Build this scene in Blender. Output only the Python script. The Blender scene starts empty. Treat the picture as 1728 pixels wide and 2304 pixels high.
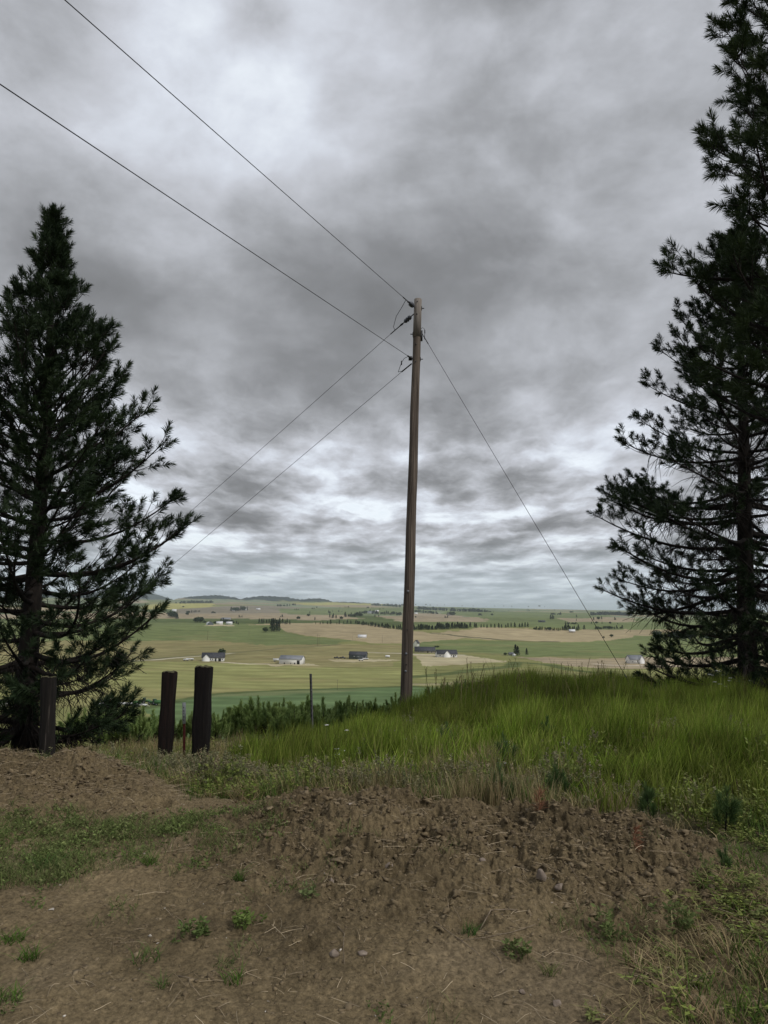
import bpy, math, random
import numpy as np
from mathutils import Matrix, Vector, Euler

R = math.radians
scene = bpy.context.scene
C = scene.collection

# ------------------------------------------------------------------ camera
FPX, CX, CY = 1597.0, 864.0, 1152.0            # focal length and centre in pixels of the 1728x2304 photo
EYE = np.array([0.0, 0.0, 1.6])
PITCH, ROLL = 7.6, 0.6
cam_d = bpy.data.cameras.new('camera')
cam = bpy.data.objects.new('camera', cam_d); C.objects.link(cam)
cam_d.sensor_fit = 'VERTICAL'; cam_d.sensor_height = 36.0; cam_d.lens = 36.0 * FPX / 2304
cam_d.clip_start = 0.05; cam_d.clip_end = 90000
CAM_R = Matrix.Rotation(R(90 + PITCH), 4, 'X') @ Matrix.Rotation(R(ROLL), 4, 'Z')
cam.matrix_world = Matrix.Translation(Vector(EYE)) @ CAM_R
scene.camera = cam
CAM3 = np.array(CAM_R.to_3x3())

# ------------------------------------------------------------------ light
SUN_EL, SUN_AZ = 46.0, 128.0                    # azimuth from +Y, clockwise: behind the camera to the right
sun_d = bpy.data.lights.new('sun', 'SUN')
sun_d.energy = 2.0; sun_d.angle = R(12); sun_d.color = (1.0, 0.96, 0.9)
sun = bpy.data.objects.new('sun', sun_d); C.objects.link(sun)
sd = Vector((math.sin(R(SUN_AZ)) * math.cos(R(SUN_EL)), math.cos(R(SUN_AZ)) * math.cos(R(SUN_EL)), math.sin(R(SUN_EL))))
sun.rotation_euler = sd.to_track_quat('Z', 'Y').to_euler()
scene.view_settings.view_transform = 'Standard'
scene.view_settings.look = 'None'
scene.view_settings.exposure = 0.16
scene.view_settings.gamma = 1.0
scene.cycles.max_bounces = 6
scene.cycles.diffuse_bounces = 2
scene.cycles.glossy_bounces = 2
scene.cycles.transmission_bounces = 2
scene.cycles.transparent_max_bounces = 8
scene.cycles.volume_bounces = 1
scene.cycles.use_denoising = True

# ------------------------------------------------------------------ world: a broken deck of stratocumulus over a real sky
def build_world():
    w = bpy.data.worlds.new('World'); scene.world = w; w.use_nodes = True
    nt = w.node_tree; nt.nodes.clear(); N = nt.nodes.new; L = nt.links.new
    out = N('ShaderNodeOutputWorld'); bg = N('ShaderNodeBackground'); L(bg.outputs[0], out.inputs[0])
    tc = N('ShaderNodeTexCoord')
    sep = N('ShaderNodeSeparateXYZ'); L(tc.outputs['Generated'], sep.inputs[0])
    def M(op, a, b=None, c=None, clamp=False):
        n = N('ShaderNodeMath'); n.operation = op; n.use_clamp = clamp
        for i, v in enumerate((a, b, c)):
            if v is None: continue
            if isinstance(v, (int, float)): n.inputs[i].default_value = v
            else: L(v, n.inputs[i])
        return n.outputs[0]
    X, Y, Z = sep.outputs
    ln = N('ShaderNodeTexNoise'); L(tc.outputs['Generated'], ln.inputs['Vector']); ln.inputs['Scale'].default_value = 24; ln.inputs['Detail'].default_value = 6; ln.inputs['Roughness'].default_value = .6
    Zl = M('ADD', Z, M('MULTIPLY', M('SUBTRACT', ln.outputs['Fac'], .5), M('MULTIPLY', Z, .12)))       # ragged cloud tops and bases
    zc = M('ADD', M('MAXIMUM', Zl, 0.0), 0.075)
    u = M('DIVIDE', X, zc); v = M('DIVIDE', Y, zc)
    comb = N('ShaderNodeCombineXYZ'); L(u, comb.inputs[0]); L(v, comb.inputs[1]); comb.inputs[2].default_value = 3.7
    # slow swirl that bends both layers
    wn = N('ShaderNodeTexNoise'); L(tc.outputs['Generated'], wn.inputs['Vector']); wn.inputs['Scale'].default_value = 2.6; wn.inputs['Detail'].default_value = 3
    wv = N('ShaderNodeVectorMath'); wv.operation = 'MULTIPLY_ADD'; L(wn.outputs['Color'], wv.inputs[0]); wv.inputs[1].default_value = (.13, .13, .09); L(tc.outputs['Generated'], wv.inputs[2])
    def noise(src, scale, detail, rough, off=(0, 0, 0), sc=(1, 1, 1), dist=0.0):
        mp = N('ShaderNodeMapping'); L(src, mp.inputs[0])
        mp.inputs['Location'].default_value = off; mp.inputs['Scale'].default_value = sc
        n = N('ShaderNodeTexNoise'); L(mp.outputs[0], n.inputs['Vector'])
        n.inputs['Scale'].default_value = scale; n.inputs['Detail'].default_value = detail
        n.inputs['Roughness'].default_value = rough; n.inputs['Distortion'].default_value = dist
        return n.outputs['Fac']
    hi = noise(wv.outputs[0], 2.3, 12, .56, (3.1, .4, 1.7), (1, 1, 1.7))
    hi2 = noise(wv.outputs[0], 6.0, 10, .58, (1.1, 2.4, 5.7), (1, 1, 1.35))
    lo = noise(comb.outputs[0], 1.35, 9, .52, (5.1, 7.7, 0), (1.15, .62, 1), .1)
    lo2 = noise(comb.outputs[0], 3.2, 8, .58, (1.1, 4.7, 0), (1.1, .7, 1), .1)
    top = M('ADD', M('MULTIPLY', hi, .84), M('ADD', M('MULTIPLY', hi2, .30), .0))
    low = M('ADD', M('MULTIPLY', lo, 1.22), M('ADD', M('MULTIPLY', lo2, .62), -.40))
    bl = N('ShaderNodeMapRange'); L(Z, bl.inputs[0]); bl.inputs[1].default_value = .16; bl.inputs[2].default_value = .42; bl.interpolation_type = 'SMOOTHSTEP'
    mm = N('ShaderNodeMix'); L(bl.outputs[0], mm.inputs['Factor']); L(low, mm.inputs['A']); L(top, mm.inputs['B'])
    dens = mm.outputs['Result']
    def lobe(px, py, width, amp):
        d = CAM3 @ np.array([(px - CX) / FPX, -(py - CY) / FPX, -1.0]); d /= np.linalg.norm(d)
        vd = N('ShaderNodeVectorMath'); vd.operation = 'DOT_PRODUCT'; L(tc.outputs['Generated'], vd.inputs[0]); vd.inputs[1].default_value = d
        k = M('MULTIPLY', M('SUBTRACT', vd.outputs['Value'], 1.0), 2.0 / (width * width))
        return M('MULTIPLY', M('EXPONENT', k), amp)
    up = N('ShaderNodeMapRange'); L(Z, up.inputs[0]); up.inputs[1].default_value = .36; up.inputs[2].default_value = .64; up.inputs[3].default_value = 0.0; up.inputs[4].default_value = -.045; up.interpolation_type = 'SMOOTHSTEP'
    dens = M('ADD', dens, up.outputs[0])
    for a in LOBES: dens = M('ADD', dens, lobe(*a))
    ramp = N('ShaderNodeValToRGB'); L(dens, ramp.inputs[0])
    cr = ramp.color_ramp; cr.interpolation = 'LINEAR'
    cr.elements[0].position = .31; cr.elements[0].color = (.90, .95, 1.0, 1)
    cr.elements[1].position = .80; cr.elements[1].color = (.175, .180, .188, 1)
    for p, c in ((.40, (.68, .715, .78)), (.47, (.53, .55, .60)), (.54, (.42, .435, .47)), (.61, (.32, .33, .352)), (.70, (.225, .232, .245))):
        e = cr.elements.new(p); e.color = (*c, 1)
    sky = N('ShaderNodeTexSky'); sky.sky_type = 'NISHITA'; sky.sun_disc = False
    sky.sun_elevation = R(SUN_EL); sky.sun_rotation = R(SUN_AZ)
    sk = N('ShaderNodeVectorMath'); sk.operation = 'SCALE'; L(sky.outputs[0], sk.inputs[0]); sk.inputs['Scale'].default_value = 0.10
    mx = N('ShaderNodeMix'); mx.data_type = 'RGBA'
    L(M('MULTIPLY', M('SUBTRACT', .50, dens, clamp=True), .9, clamp=True), mx.inputs['Factor']); L(ramp.outputs[0], mx.inputs['A']); L(sk.outputs[0], mx.inputs['B'])
    # the far deck pales and turns blue towards the horizon, where one looks through kilometres of air
    hz = N('ShaderNodeMapRange'); L(Z, hz.inputs[0]); hz.inputs[1].default_value = 0.0; hz.inputs[2].default_value = 0.12
    hz.inputs[3].default_value = .60; hz.inputs[4].default_value = 0.0; hz.interpolation_type = 'SMOOTHERSTEP'
    mh = N('ShaderNodeMix'); mh.data_type = 'RGBA'; L(hz.outputs[0], mh.inputs['Factor']); L(mx.outputs['Result'], mh.inputs['A']); mh.inputs['B'].default_value = (.49, .575, .63, 1)
    # below the horizon
    gz = M('GREATER_THAN', Z, -0.005)
    mg = N('ShaderNodeMix'); mg.data_type = 'RGBA'; L(gz, mg.inputs['Factor']); mg.inputs['A'].default_value = (.08, .08, .06, 1); L(mh.outputs['Result'], mg.inputs['B'])
    L(mg.outputs['Result'], bg.inputs[0]); bg.inputs[1].default_value = 1.0
    w.cycles.sampling_method = 'MANUAL'; w.cycles.sample_map_resolution = 512
LOBES = [(480, 110, .09, -.13), (650, 190, .05, -.06), (590, 10, .05, .16), (300, 60, .12, -.02), (1000, 330, .20, .03), (1500, 130, .25, -.03), (700, 480, .10, -.01),
         (480, 720, .15, .04), (1150, 760, .14, .045), (1190, 960, .06, -.06), (60, 330, .15, .02), (820, 960, .07, .04), (760, 1060, .07, -.07), (330, 960, .08, -.03), (1000, 1130, .06, .05), (600, 880, .08, .05), (1350, 650, .12, .05), (200, 820, .1, .02)]
build_world()

# ------------------------------------------------------------------ helpers
def tag(o, label=None, cat=None, group=None, kind=None):
    if label: o['label'] = label
    if cat: o['category'] = cat
    if group: o['group'] = group
    if kind: o['kind'] = kind
    return o

def empty(name, loc=(0, 0, 0), rz=0.0):
    o = bpy.data.objects.new(name, None); C.objects.link(o)
    o.location = loc; o.rotation_euler = (0, 0, rz); o.empty_display_size = .2
    return o

def mesh(name, V, F, mat, parent=None, smooth=False, attrs=None, mats=None, midx=None):
    """V (n,3); F either an (m,k) array or a list of such arrays; links it as ONE object"""
    V = np.asarray(V, dtype=np.float32).reshape(-1, 3)
    Fs = F if isinstance(F, list) else [F]
    Fs = [np.asarray(f, dtype=np.int32) for f in Fs if len(f)]
    me = bpy.data.meshes.new(name)
    me.vertices.add(len(V)); me.vertices.foreach_set('co', V.ravel())
    loops = np.concatenate([f.ravel() for f in Fs])
    tot = np.concatenate([np.full(len(f), f.shape[1], dtype=np.int32) for f in Fs])
    st = np.concatenate([[0], np.cumsum(tot)[:-1]]).astype(np.int32)
    me.loops.add(len(loops)); me.loops.foreach_set('vertex_index', loops)
    me.polygons.add(len(tot)); me.polygons.foreach_set('loop_start', st); me.polygons.foreach_set('loop_total', tot)
    if midx is not None: me.polygons.foreach_set('material_index', np.asarray(midx, dtype=np.int32))
    me.update(calc_edges=True)
    if smooth: me.polygons.foreach_set('use_smooth', np.ones(len(tot), dtype=bool))
    for k, a in (attrs or {}).items():
        a = np.asarray(a, dtype=np.float32)
        if a.ndim == 2:
            if a.shape[1] == 3: a = np.hstack([a, np.ones((len(a), 1), np.float32)])
            at_ = me.color_attributes.new(k, 'FLOAT_COLOR', 'POINT'); at_.data.foreach_set('color', a.ravel())
        else:
            at_ = me.attributes.new(k, 'FLOAT', 'POINT'); at_.data.foreach_set('value', a)
    for m in (mats or [mat]): me.materials.append(m)
    o = bpy.data.objects.new(name, me); C.objects.link(o)
    if parent: o.parent = parent
    return o

class MB:
    """collects shapes of one mesh"""
    def __init__(s): s.v = []; s.f = []; s.n = 0
    def add(s, V, F):
        V = [tuple(map(float, p)) for p in V]
        for f in F: s.f.append([i + s.n for i in f])
        s.v += V; s.n += len(V)
    def box(s, c, size, rot=None):
        hx, hy, hz = size[0] / 2, size[1] / 2, size[2] / 2
        P = [Vector((sx * hx, sy * hy, sz * hz)) for sz in (-1, 1) for sy in (-1, 1) for sx in (-1, 1)]
        if rot is not None: P = [rot @ p for p in P]
        P = [p + Vector(c) for p in P]
        s.add(P, [(0, 2, 3, 1), (4, 5, 7, 6), (0, 1, 5, 4), (2, 6, 7, 3), (0, 4, 6, 2), (1, 3, 7, 5)])
    def tube(s, pts, rad, n=8, cap=True):
        pts = [Vector(p) for p in pts]
        if isinstance(rad, (int, float)): rad = [rad] * len(pts)
        V = []; F = []
        up = Vector((0, 0, 1))
        for i, p in enumerate(pts):
            d = (pts[min(i + 1, len(pts) - 1)] - pts[max(i - 1, 0)]).normalized()
            a = d.cross(up if abs(d.z) < .95 else Vector((1, 0, 0))).normalized(); b = d.cross(a)
            for k in range(n):
                t = 2 * math.pi * k / n
                V.append(p + (a * math.cos(t) + b * math.sin(t)) * rad[i])
        for i in range(len(pts) - 1):
            for k in range(n):
                F.append((i * n + k, i * n + (k + 1) % n, (i + 1) * n + (k + 1) % n, (i + 1) * n + k))
        if cap:
            F.append(tuple(range(n - 1, -1, -1))); F.append(tuple((len(pts) - 1) * n + k for k in range(n)))
        s.add(V, F)
    def build(s, name, mat, parent=None, smooth=False):
        by = {}
        for f in s.f: by.setdefault(len(f), []).append(f)
        return mesh(name, np.array(s.v), [np.array(x) for x in by.values()], mat, parent, smooth)

def copy_tree(o, parent=None):
    c = o.copy(); C.objects.link(c); c.parent = parent
    for ch in list(o.children): copy_tree(ch, c)
    return c

# value / gradient noise in numpy
def _h(ix, iy, seed):
    h = (ix.astype(np.int64) * 374761393 + iy.astype(np.int64) * 668265263 + seed * 1442695041) & 0xFFFFFFFF
    h = ((h ^ (h >> 13)) * 1274126177) & 0xFFFFFFFF
    h = h ^ (h >> 16)
    return (h & 0xFFFF) / 65535.0
def vnoise(x, y, seed=0):
    ix = np.floor(x); iy = np.floor(y); fx = x - ix; fy = y - iy
    def g(a, b):
        t = _h(ix + a, iy + b, seed) * 2 * np.pi
        return np.cos(t) * (fx - a) + np.sin(t) * (fy - b)
    u = fx ** 3 * (fx * (fx * 6 - 15) + 10); v = fy ** 3 * (fy * (fy * 6 - 15) + 10)
    return ((g(0, 0) * (1 - u) + g(1, 0) * u) * (1 - v) + (g(0, 1) * (1 - u) + g(1, 1) * u) * v) * 1.5
def fbm(x, y, f, oct=4, seed=0, rough=.5):
    s = 0; a = 1; t = 0
    for k in range(oct):
        s = s + a * vnoise(x * f + 17.3 * k, y * f - 9.1 * k, seed + k); t += a; a *= rough; f *= 2.03
    return s / t
def sm(a, b, x):
    t = np.clip((x - a) / (b - a), 0, 1); return t * t * (3 - 2 * t)
def splus(x, k): return k * np.logaddexp(0, x / k)

# ------------------------------------------------------------------ materials
def new_mat(name):
    m = bpy.data.materials.new(name); m.use_nodes = True
    nt = m.node_tree; b = nt.nodes['Principled BSDF']
    return m, nt, b
def noise_mat(name, c1, c2, scale=8, rough=.8, bump=0.0, stretch=(1, 1, 1), metal=0.0, detail=5, c3=None):
    m, nt, b = new_mat(name); N = nt.nodes.new; L = nt.links.new
    tc = N('ShaderNodeTexCoord'); mp = N('ShaderNodeMapping'); L(tc.outputs['Object'], mp.inputs[0]); mp.inputs['Scale'].default_value = stretch
    n = N('ShaderNodeTexNoise'); L(mp.outputs[0], n.inputs['Vector']); n.inputs['Scale'].default_value = scale; n.inputs['Detail'].default_value = detail; n.inputs['Roughness'].default_value = .65
    r = N('ShaderNodeValToRGB'); L(n.outputs['Fac'], r.inputs[0])
    r.color_ramp.elements[0].position = .34; r.color_ramp.elements[0].color = (*c1, 1)
    r.color_ramp.elements[1].position = .66; r.color_ramp.elements[1].color = (*c2, 1)
    if c3: e = r.color_ramp.elements.new(.74); e.color = (*c3, 1)
    L(r.outputs[0], b.inputs['Base Color']); b.inputs['Roughness'].default_value = rough; b.inputs['Metallic'].default_value = metal
    b.inputs['Specular IOR Level'].default_value = .25
    if bump:
        bp = N('ShaderNodeBump'); L(n.outputs['Fac'], bp.inputs['Height']); bp.inputs['Strength'].default_value = 1.0; bp.inputs['Distance'].default_value = bump
        L(bp.outputs[0], b.inputs['Normal'])
    return m
def attr_mat(name, rough=.7, trans=0.0, var=.0, scale=3.0, attr='tint', spec=.2):
    m, nt, b = new_mat(name); N = nt.nodes.new; L = nt.links.new
    a = N('ShaderNodeAttribute'); a.attribute_name = attr
    col = a.outputs['Color']
    if var:
        g = N('ShaderNodeNewGeometry'); n = N('ShaderNodeTexNoise'); L(g.outputs['Position'], n.inputs['Vector']); n.inputs['Scale'].default_value = scale; n.inputs['Detail'].default_value = 4
        mr = N('ShaderNodeMapRange'); L(n.outputs['Fac'], mr.inputs[0]); mr.inputs[1].default_value = .3; mr.inputs[2].default_value = .7; mr.inputs[3].default_value = 1 - var; mr.inputs[4].default_value = 1 + var
        vm = N('ShaderNodeVectorMath'); vm.operation = 'SCALE'; L(col, vm.inputs[0]); L(mr.outputs[0], vm.inputs['Scale']); col = vm.outputs[0]
    L(col, b.inputs['Base Color']); b.inputs['Roughness'].default_value = rough; b.inputs['Specular IOR Level'].default_value = spec
    if trans:
        t = N('ShaderNodeBsdfTranslucent'); L(col, t.inputs[0]); mx = N('ShaderNodeMixShader'); mx.inputs[0].default_value = trans
        L(b.outputs[0], mx.inputs[1]); L(t.outputs[0], mx.inputs[2]); L(mx.outputs[0], nt.nodes['Material Output'].inputs[0])
    return m

MAT = {}
MAT['bark'] = noise_mat('bark', (.005, .004, .0035), (.022, .017, .014), 14, .95, .02, (1, 1, .3))
MAT['needle'] = attr_mat('needle', .65, .12)
MAT['grass'] = attr_mat('grass', .75, .32, spec=.05)
MAT['weed'] = attr_mat('weed', .85, .2, spec=.06)
MAT['dead'] = attr_mat('dead', .9, .1)
MAT['clod'] = attr_mat('clod', .95, 0, .3, 40)
MAT['far_leaf'] = attr_mat('far_leaf', .9, .0)
MAT['pole'] = noise_mat('pole_wood', (.038, .030, .024), (.165, .132, .106), 7, .9, .010, (4, 4, .10), c3=(.26, .22, .18))
MAT['pole_end'] = noise_mat('weathered_wood', (.13, .11, .095), (.24, .215, .19), 9, .9, .004, (3, 3, .15))
MAT['tie'] = noise_mat('creosote_wood', (.003, .002, .002), (.008, .006, .005), 12, .95, .012, (3, 3, .22), c3=(.03, .024, .02))
MAT['tie_red'] = noise_mat('rusty_brown_wood', (.004, .003, .0025), (.015, .008, .006), 12, .95, .012, (3, 3, .22), c3=(.06, .04, .03))
MAT['tie_grey'] = noise_mat('grey_weathered_wood', (.004, .0035, .003), (.016, .013, .011), 9, .95, .012, (4, 4, .12), c3=(.12, .105, .09))
MAT['moss'] = noise_mat('mossy_wood', (.04, .04, .015), (.10, .09, .05), 30, .95, .004)
MAT['steel'] = noise_mat('dark_steel', (.02, .02, .022), (.06, .06, .062), 30, .55, 0, metal=.6)
MAT['porcelain'] = noise_mat('grey_insulator', (.05, .055, .065), (.08, .085, .10), 20, .35)
MAT['wire'] = noise_mat('wire', (.03, .03, .032), (.05, .05, .052), 5, .6, metal=.5)
MAT['stake_red'] = noise_mat('rusty_red_stake', (.09, .018, .014), (.17, .04, .03), 20, .8)
MAT['stake_white'] = noise_mat('white_stake', (.42, .43, .42), (.62, .63, .61), 25, .7)
MAT['mark'] = noise_mat('stake_print', (.04, .04, .04), (.09, .09, .09), 25, .8)
MAT['white_wall'] = noise_mat('white_siding', (.82, .82, .82), (.90, .90, .90), .4, .7)
MAT['dark_roof'] = noise_mat('dark_shingles', (.035, .037, .045), (.07, .072, .082), .8, .8)
MAT['grey_roof'] = noise_mat('grey_metal_roof', (.16, .17, .185), (.24, .25, .27), .5, .5)
MAT['pale_roof'] = noise_mat('pale_metal_roof', (.55, .56, .57), (.72, .72, .72), .5, .5)
MAT['slate_wall'] = noise_mat('slate_siding', (.075, .09, .10), (.11, .13, .145), .5, .7)
MAT['glass'] = noise_mat('window_glass', (.015, .02, .028), (.04, .05, .06), 1, .15)
MAT['dark'] = noise_mat('dark_opening', (.008, .008, .009), (.02, .02, .02), 1, .7)
MAT['tan_wall'] = noise_mat('tan_wall', (.36, .32, .26), (.48, .43, .36), .4, .8)
MAT['orange'] = noise_mat('faded_orange_paint', (.42, .10, .05), (.55, .17, .09), .6, .7)
MAT['concrete'] = noise_mat('concrete', (.30, .29, .27), (.42, .41, .39), .4, .9)
MAT['tractor_green'] = noise_mat('green_paint', (.04, .12, .04), (.07, .17, .06), 1, .4)
MAT['tyre'] = noise_mat('tyre', (.012, .012, .012), (.025, .025, .025), 3, .9)
MAT['paint_dark'] = noise_mat('dark_vehicle_paint', (.015, .016, .02), (.03, .032, .04), 1, .35)
MAT['paint_white'] = noise_mat('white_vehicle_paint', (.6, .6, .6), (.75, .75, .75), 1, .35)
MAT['stone'] = noise_mat('field_stone', (.13, .10, .078), (.25, .205, .165), 18, .9, .004)
MAT['flower'] = noise_mat('white_petals', (.72, .72, .68), (.9, .9, .86), 60, .8)
MAT['cone'] = noise_mat('pine_cone', (.03, .02, .015), (.08, .055, .04), 60, .9)

# ------------------------------------------------------------------ terrain
def mounds(x, y):
    """heaps of dug soil: (height, roughness mask)"""
    # left heap: a ridge running from the left edge to about x=-1.7, sinking towards its right end
    top = .25 * sm(-1.3, -3.0, x) * (1 - .25 * sm(-5.5, -9, x))
    yc = 6.75 - .25 * sm(-2.4, -1.4, x)
    a = top * np.exp(-np.abs((y - yc) / np.where(y < yc, .95, .75)) ** 2.0)
    a = a * (1 + .35 * fbm(x, y, 1.3, 3, 40))
    # central heap
    prof = np.interp(x, [-1.6, -1.0, -.5, -.1, .35, .8, 1.3, 1.8, 2.3, 2.9], [0, .08, .15, .215, .17, .14, .165, .12, .06, 0])
    yc2 = np.interp(x, [-1.5, -.1, 1.3, 2.4], [5.6, 5.3, 5.0, 4.6])
    b = prof * np.exp(-np.abs((y - yc2) / np.where(y < yc2, 1.05, .55)) ** 2.0) * (1 + .4 * fbm(x, y, 1.6, 3, 41))
    return a + b, np.clip((a + b) * 9, 0, 1)

HILL_PROFILE_PX = [(-200, 0), (60, 12), (190, 24), (262, 15), (300, 20), (335, 25), (372, 14), (396, 4), (402, 2), (430, 9), (465, 13), (500, 16), (535, 10), (546, 5), (556, 10), (590, 15), (620, 16),
                   (650, 13), (680, 8), (700, 11), (722, 14), (742, 10), (752, 5), (800, 6), (850, 3), (900, 1), (960, 0), (1900, 0)]
def skyline_bump(x, y, r, az):
    pa = [math.atan((p - CX) / FPX) for p, h in HILL_PROFILE_PX]; ph = [h for p, h in HILL_PROFILE_PX]
    hp = np.interp(az, pa, ph) / FPX
    far = az < math.atan((400 - CX) / FPX)
    dist = np.where(far, 14200, 10200)
    return .8 * hp * dist * np.exp(-((r - dist) / 600.) ** 2) * (1 + .16 * fbm(x, y, 1 / 300., 4, 14)) + np.clip(hp * 1500, 0, 1) * 15 * vnoise(x / 34., y / 34., 15) * np.exp(-((r - dist) / 600.) ** 2)
def base_h(x, y):
    r = np.hypot(x, y) + 1e-6
    bl = 1 - .9 * sm(-2, 3.4, x)
    yy = np.minimum(y, 30)
    z = -.155 * splus(yy - 7.4, .6) * bl - .17 * sm(5.6, 8.2, yy) * sm(1.0, -1.5, x)
    z = z + .02 * np.exp(-((x - 5.5) / 3.6) ** 2 - ((y - 11.5) / 3.5) ** 2) + .05 * fbm(x, y, .25, 3, 5) * sm(5, 9, y)
    z = z - .08 * splus(-x - 4.5, 1.0) * sm(6, 10, y) * (1 - sm(20, 50, -x))
    z = z - .14 * sm(7, 12, y) * sm(.5, 3, x) * (y < 400)
    lim = 19.5 - .8 * sm(0, 4, x)
    hill = z - .27 * splus(y - lim, 1.2) + 1.2 * fbm(x, y, .04, 3, 6) * sm(25, 60, y)
    # valley of rolling fields
    g = lambda cx, cy, sx, sy, a: a * np.exp(-((x - cx) / sx) ** 2 - ((y - cy) / sy) ** 2)
    v = -45 + 3.6 * fbm(x, y, 1 / 230., 3, 11) * (1 - .6 * sm(1500, 3000, r)) + 9 * fbm(x, y, 1 / 900., 3, 12) * sm(500, 1800, r)
    v = v + g(-95, 1350, 300, 170, 9) + g(240, 1420, 260, 150, 11) + g(700, 1450, 300, 200, 5) + g(-420, 1150, 260, 190, 5) + g(120, 1900, 500, 160, 7) + g(60, 900, 200, 110, 3)
    v = v + g(-900, 2500, 700, 260, 14) + g(300, 2900, 800, 300, 9) + g(1500, 2800, 700, 300, 14)
    az = np.arctan2(x, np.maximum(y, 1e-3))
    lift = 62 - 46 * np.tanh(np.degrees(az) / 14.)
    v = v + lift * sm(3000, 9500, r) + 14 * fbm(x, y, 1 / 2200., 3, 13) * sm(2500, 5000, r)
    v = v + skyline_bump(x, y, r, az)
    v = v - 120 * sm(15500, 17000, r)
    k = 3.0
    front = sm(10, 40, y)
    zz = np.where(hill > v, hill + k * np.log1p(np.exp(-np.abs(hill - v) / k)), v + k * np.log1p(np.exp(-np.abs(hill - v) / k)))
    return np.where(hill - v > 30, hill, zz)

def bare(x, y):
    """1 where the soil lies open, 0 under the meadow"""
    f = meadow_front(x) + .35 * fbm(x, y, .9, 3, 21)
    return 1 - sm(-.25, .35, y - f)
def meadow_front(x):
    return np.interp(x, [-14, -4.5, -3.2, -2.3, -1.6, -1.0, -.4, .1, 1.2, 1.8, 2.3, 2.6, 2.9, 3.6], [8.0, 7.7, 7.35, 6.7, 6.2, 5.9, 5.75, 5.65, 5.45, 5.2, 4.6, 3.6, 2.8, 2.0])

def H(x, y, detail=True):
    x = np.asarray(x, dtype=np.float64); y = np.asarray(y, dtype=np.float64)
    z = base_h(x, y)
    near = (y > -1) & (y < 30) & (np.abs(x) < 25)
    m, rough = mounds(x, y)
    z = z + m
    if detail:
        for hx, hy, hr, hd in ((.64, 4.62, .075, .10), (.45, 3.76, .065, .08), (1.24, 3.68, .09, .10), (1.33, 3.85, .07, .08), (-1.75, 5.88, .07, .10), (1.72, 5.2, .06, .08), (-.35, 3.55, .05, .04), (.05, 4.9, .08, .06)):
            q = np.maximum(np.abs(x - hx), np.abs(y - hy)); d2 = ((x - hx) / hr) ** 2 + ((y - hy) / (hr * .75)) ** 2
            z = z - hd * np.exp(-np.minimum(d2, 40) ** 1.5) + hd * .25 * np.exp(-((np.sqrt(np.minimum(d2, 40)) - 1.6) / .5) ** 2) * (y > hy)
        bm = bare(x, y)
        fade = (1 - sm(12, 20, y)) * sm(-2, 0, y) * (1 - sm(12, 18, np.abs(x)))
        amp = (.012 + .055 * rough) * bm + .012 * (1 - bm)
        n1 = fbm(x, y, 2.4, 3, 31); n2 = 1 - 2 * np.abs(fbm(x, y, 5.5, 4, 33, .6)); n3 = fbm(x, y, 22., 3, 35, .7)
        wx = x + .05 * vnoise(x * 7, y * 7, 61); wy = y + .05 * vnoise(x * 7, y * 7, 62)
        n4 = np.maximum(0, vnoise(wx * 11, wy * 11, 36)) * 1.3
        z = z + fade * (n1 * (.03 + .11 * rough) + amp * (1.1 * n2 + .6 * n3 + .5 * n4) + .06 * rough * bm * (fbm(x, y, 3.3, 4, 78, .6)) - .05 * rough * bm * np.maximum(0, vnoise(x * 3.1, y * 3.1, 77) - .25))
    return z

def ray(px, py):
    d = CAM3 @ np.array([(px - CX) / FPX, -(py - CY) / FPX, -1.0]); return d / np.linalg.norm(d)
def at(px, py, Y):
    """the point seen at that pixel of the photo, Y metres out"""
    d = ray(px, py); t = Y / d[1]; return EYE + d * t
_T = np.concatenate([np.arange(2, 30, .04), np.geomspace(30, 16500, 5000)])
def ground_hit(px, py, tmin=0):
    d = ray(px, py); P = EYE[None] + d[None] * _T[:, None]
    h = H(P[:, 0], P[:, 1], False)
    under = (P[:, 2] < h) & (_T > tmin)
    if not under.any(): return P[-1]
    i = int(np.argmax(under)); a, b = P[max(i - 1, 0)], P[i]
    ha, hb = a[2] - h[max(i - 1, 0)], h[i] - b[2]
    t = ha / max(ha + hb, 1e-9); t = min(max(t, 0), 1)
    q = a + (b - a) * t; q[2] = float(H(q[0], q[1], False)); return q

def in_poly(px, py, poly):
    inside = np.zeros(px.shape, bool); n = len(poly); j = n - 1
    for i in range(n):
        xi, yi = poly[i]; xj, yj = poly[j]
        c = ((yi > py) != (yj > py)) & (px < (xj - xi) * (py - yi) / ((yj - yi) or 1e-12) + xi)
        inside ^= c; j = i
    return inside
def near_line(px, py, line):
    """distance to a polyline and its local width, by world position"""
    best = np.full(px.shape, 1e9)
    for (a, b) in zip(line[:-1], line[1:]):
        ax, ay = a[:2]; bx, by = b[:2]; l2 = (bx - ax) ** 2 + (by - ay) ** 2 + 1e-9
        t = np.clip(((px - ax) * (bx - ax) + (py - ay) * (by - ay)) / l2, 0, 1)
        best = np.minimum(best, np.hypot(px - ax - t * (bx - ax), py - ay - t * (by - ay)))
    return best

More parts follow.
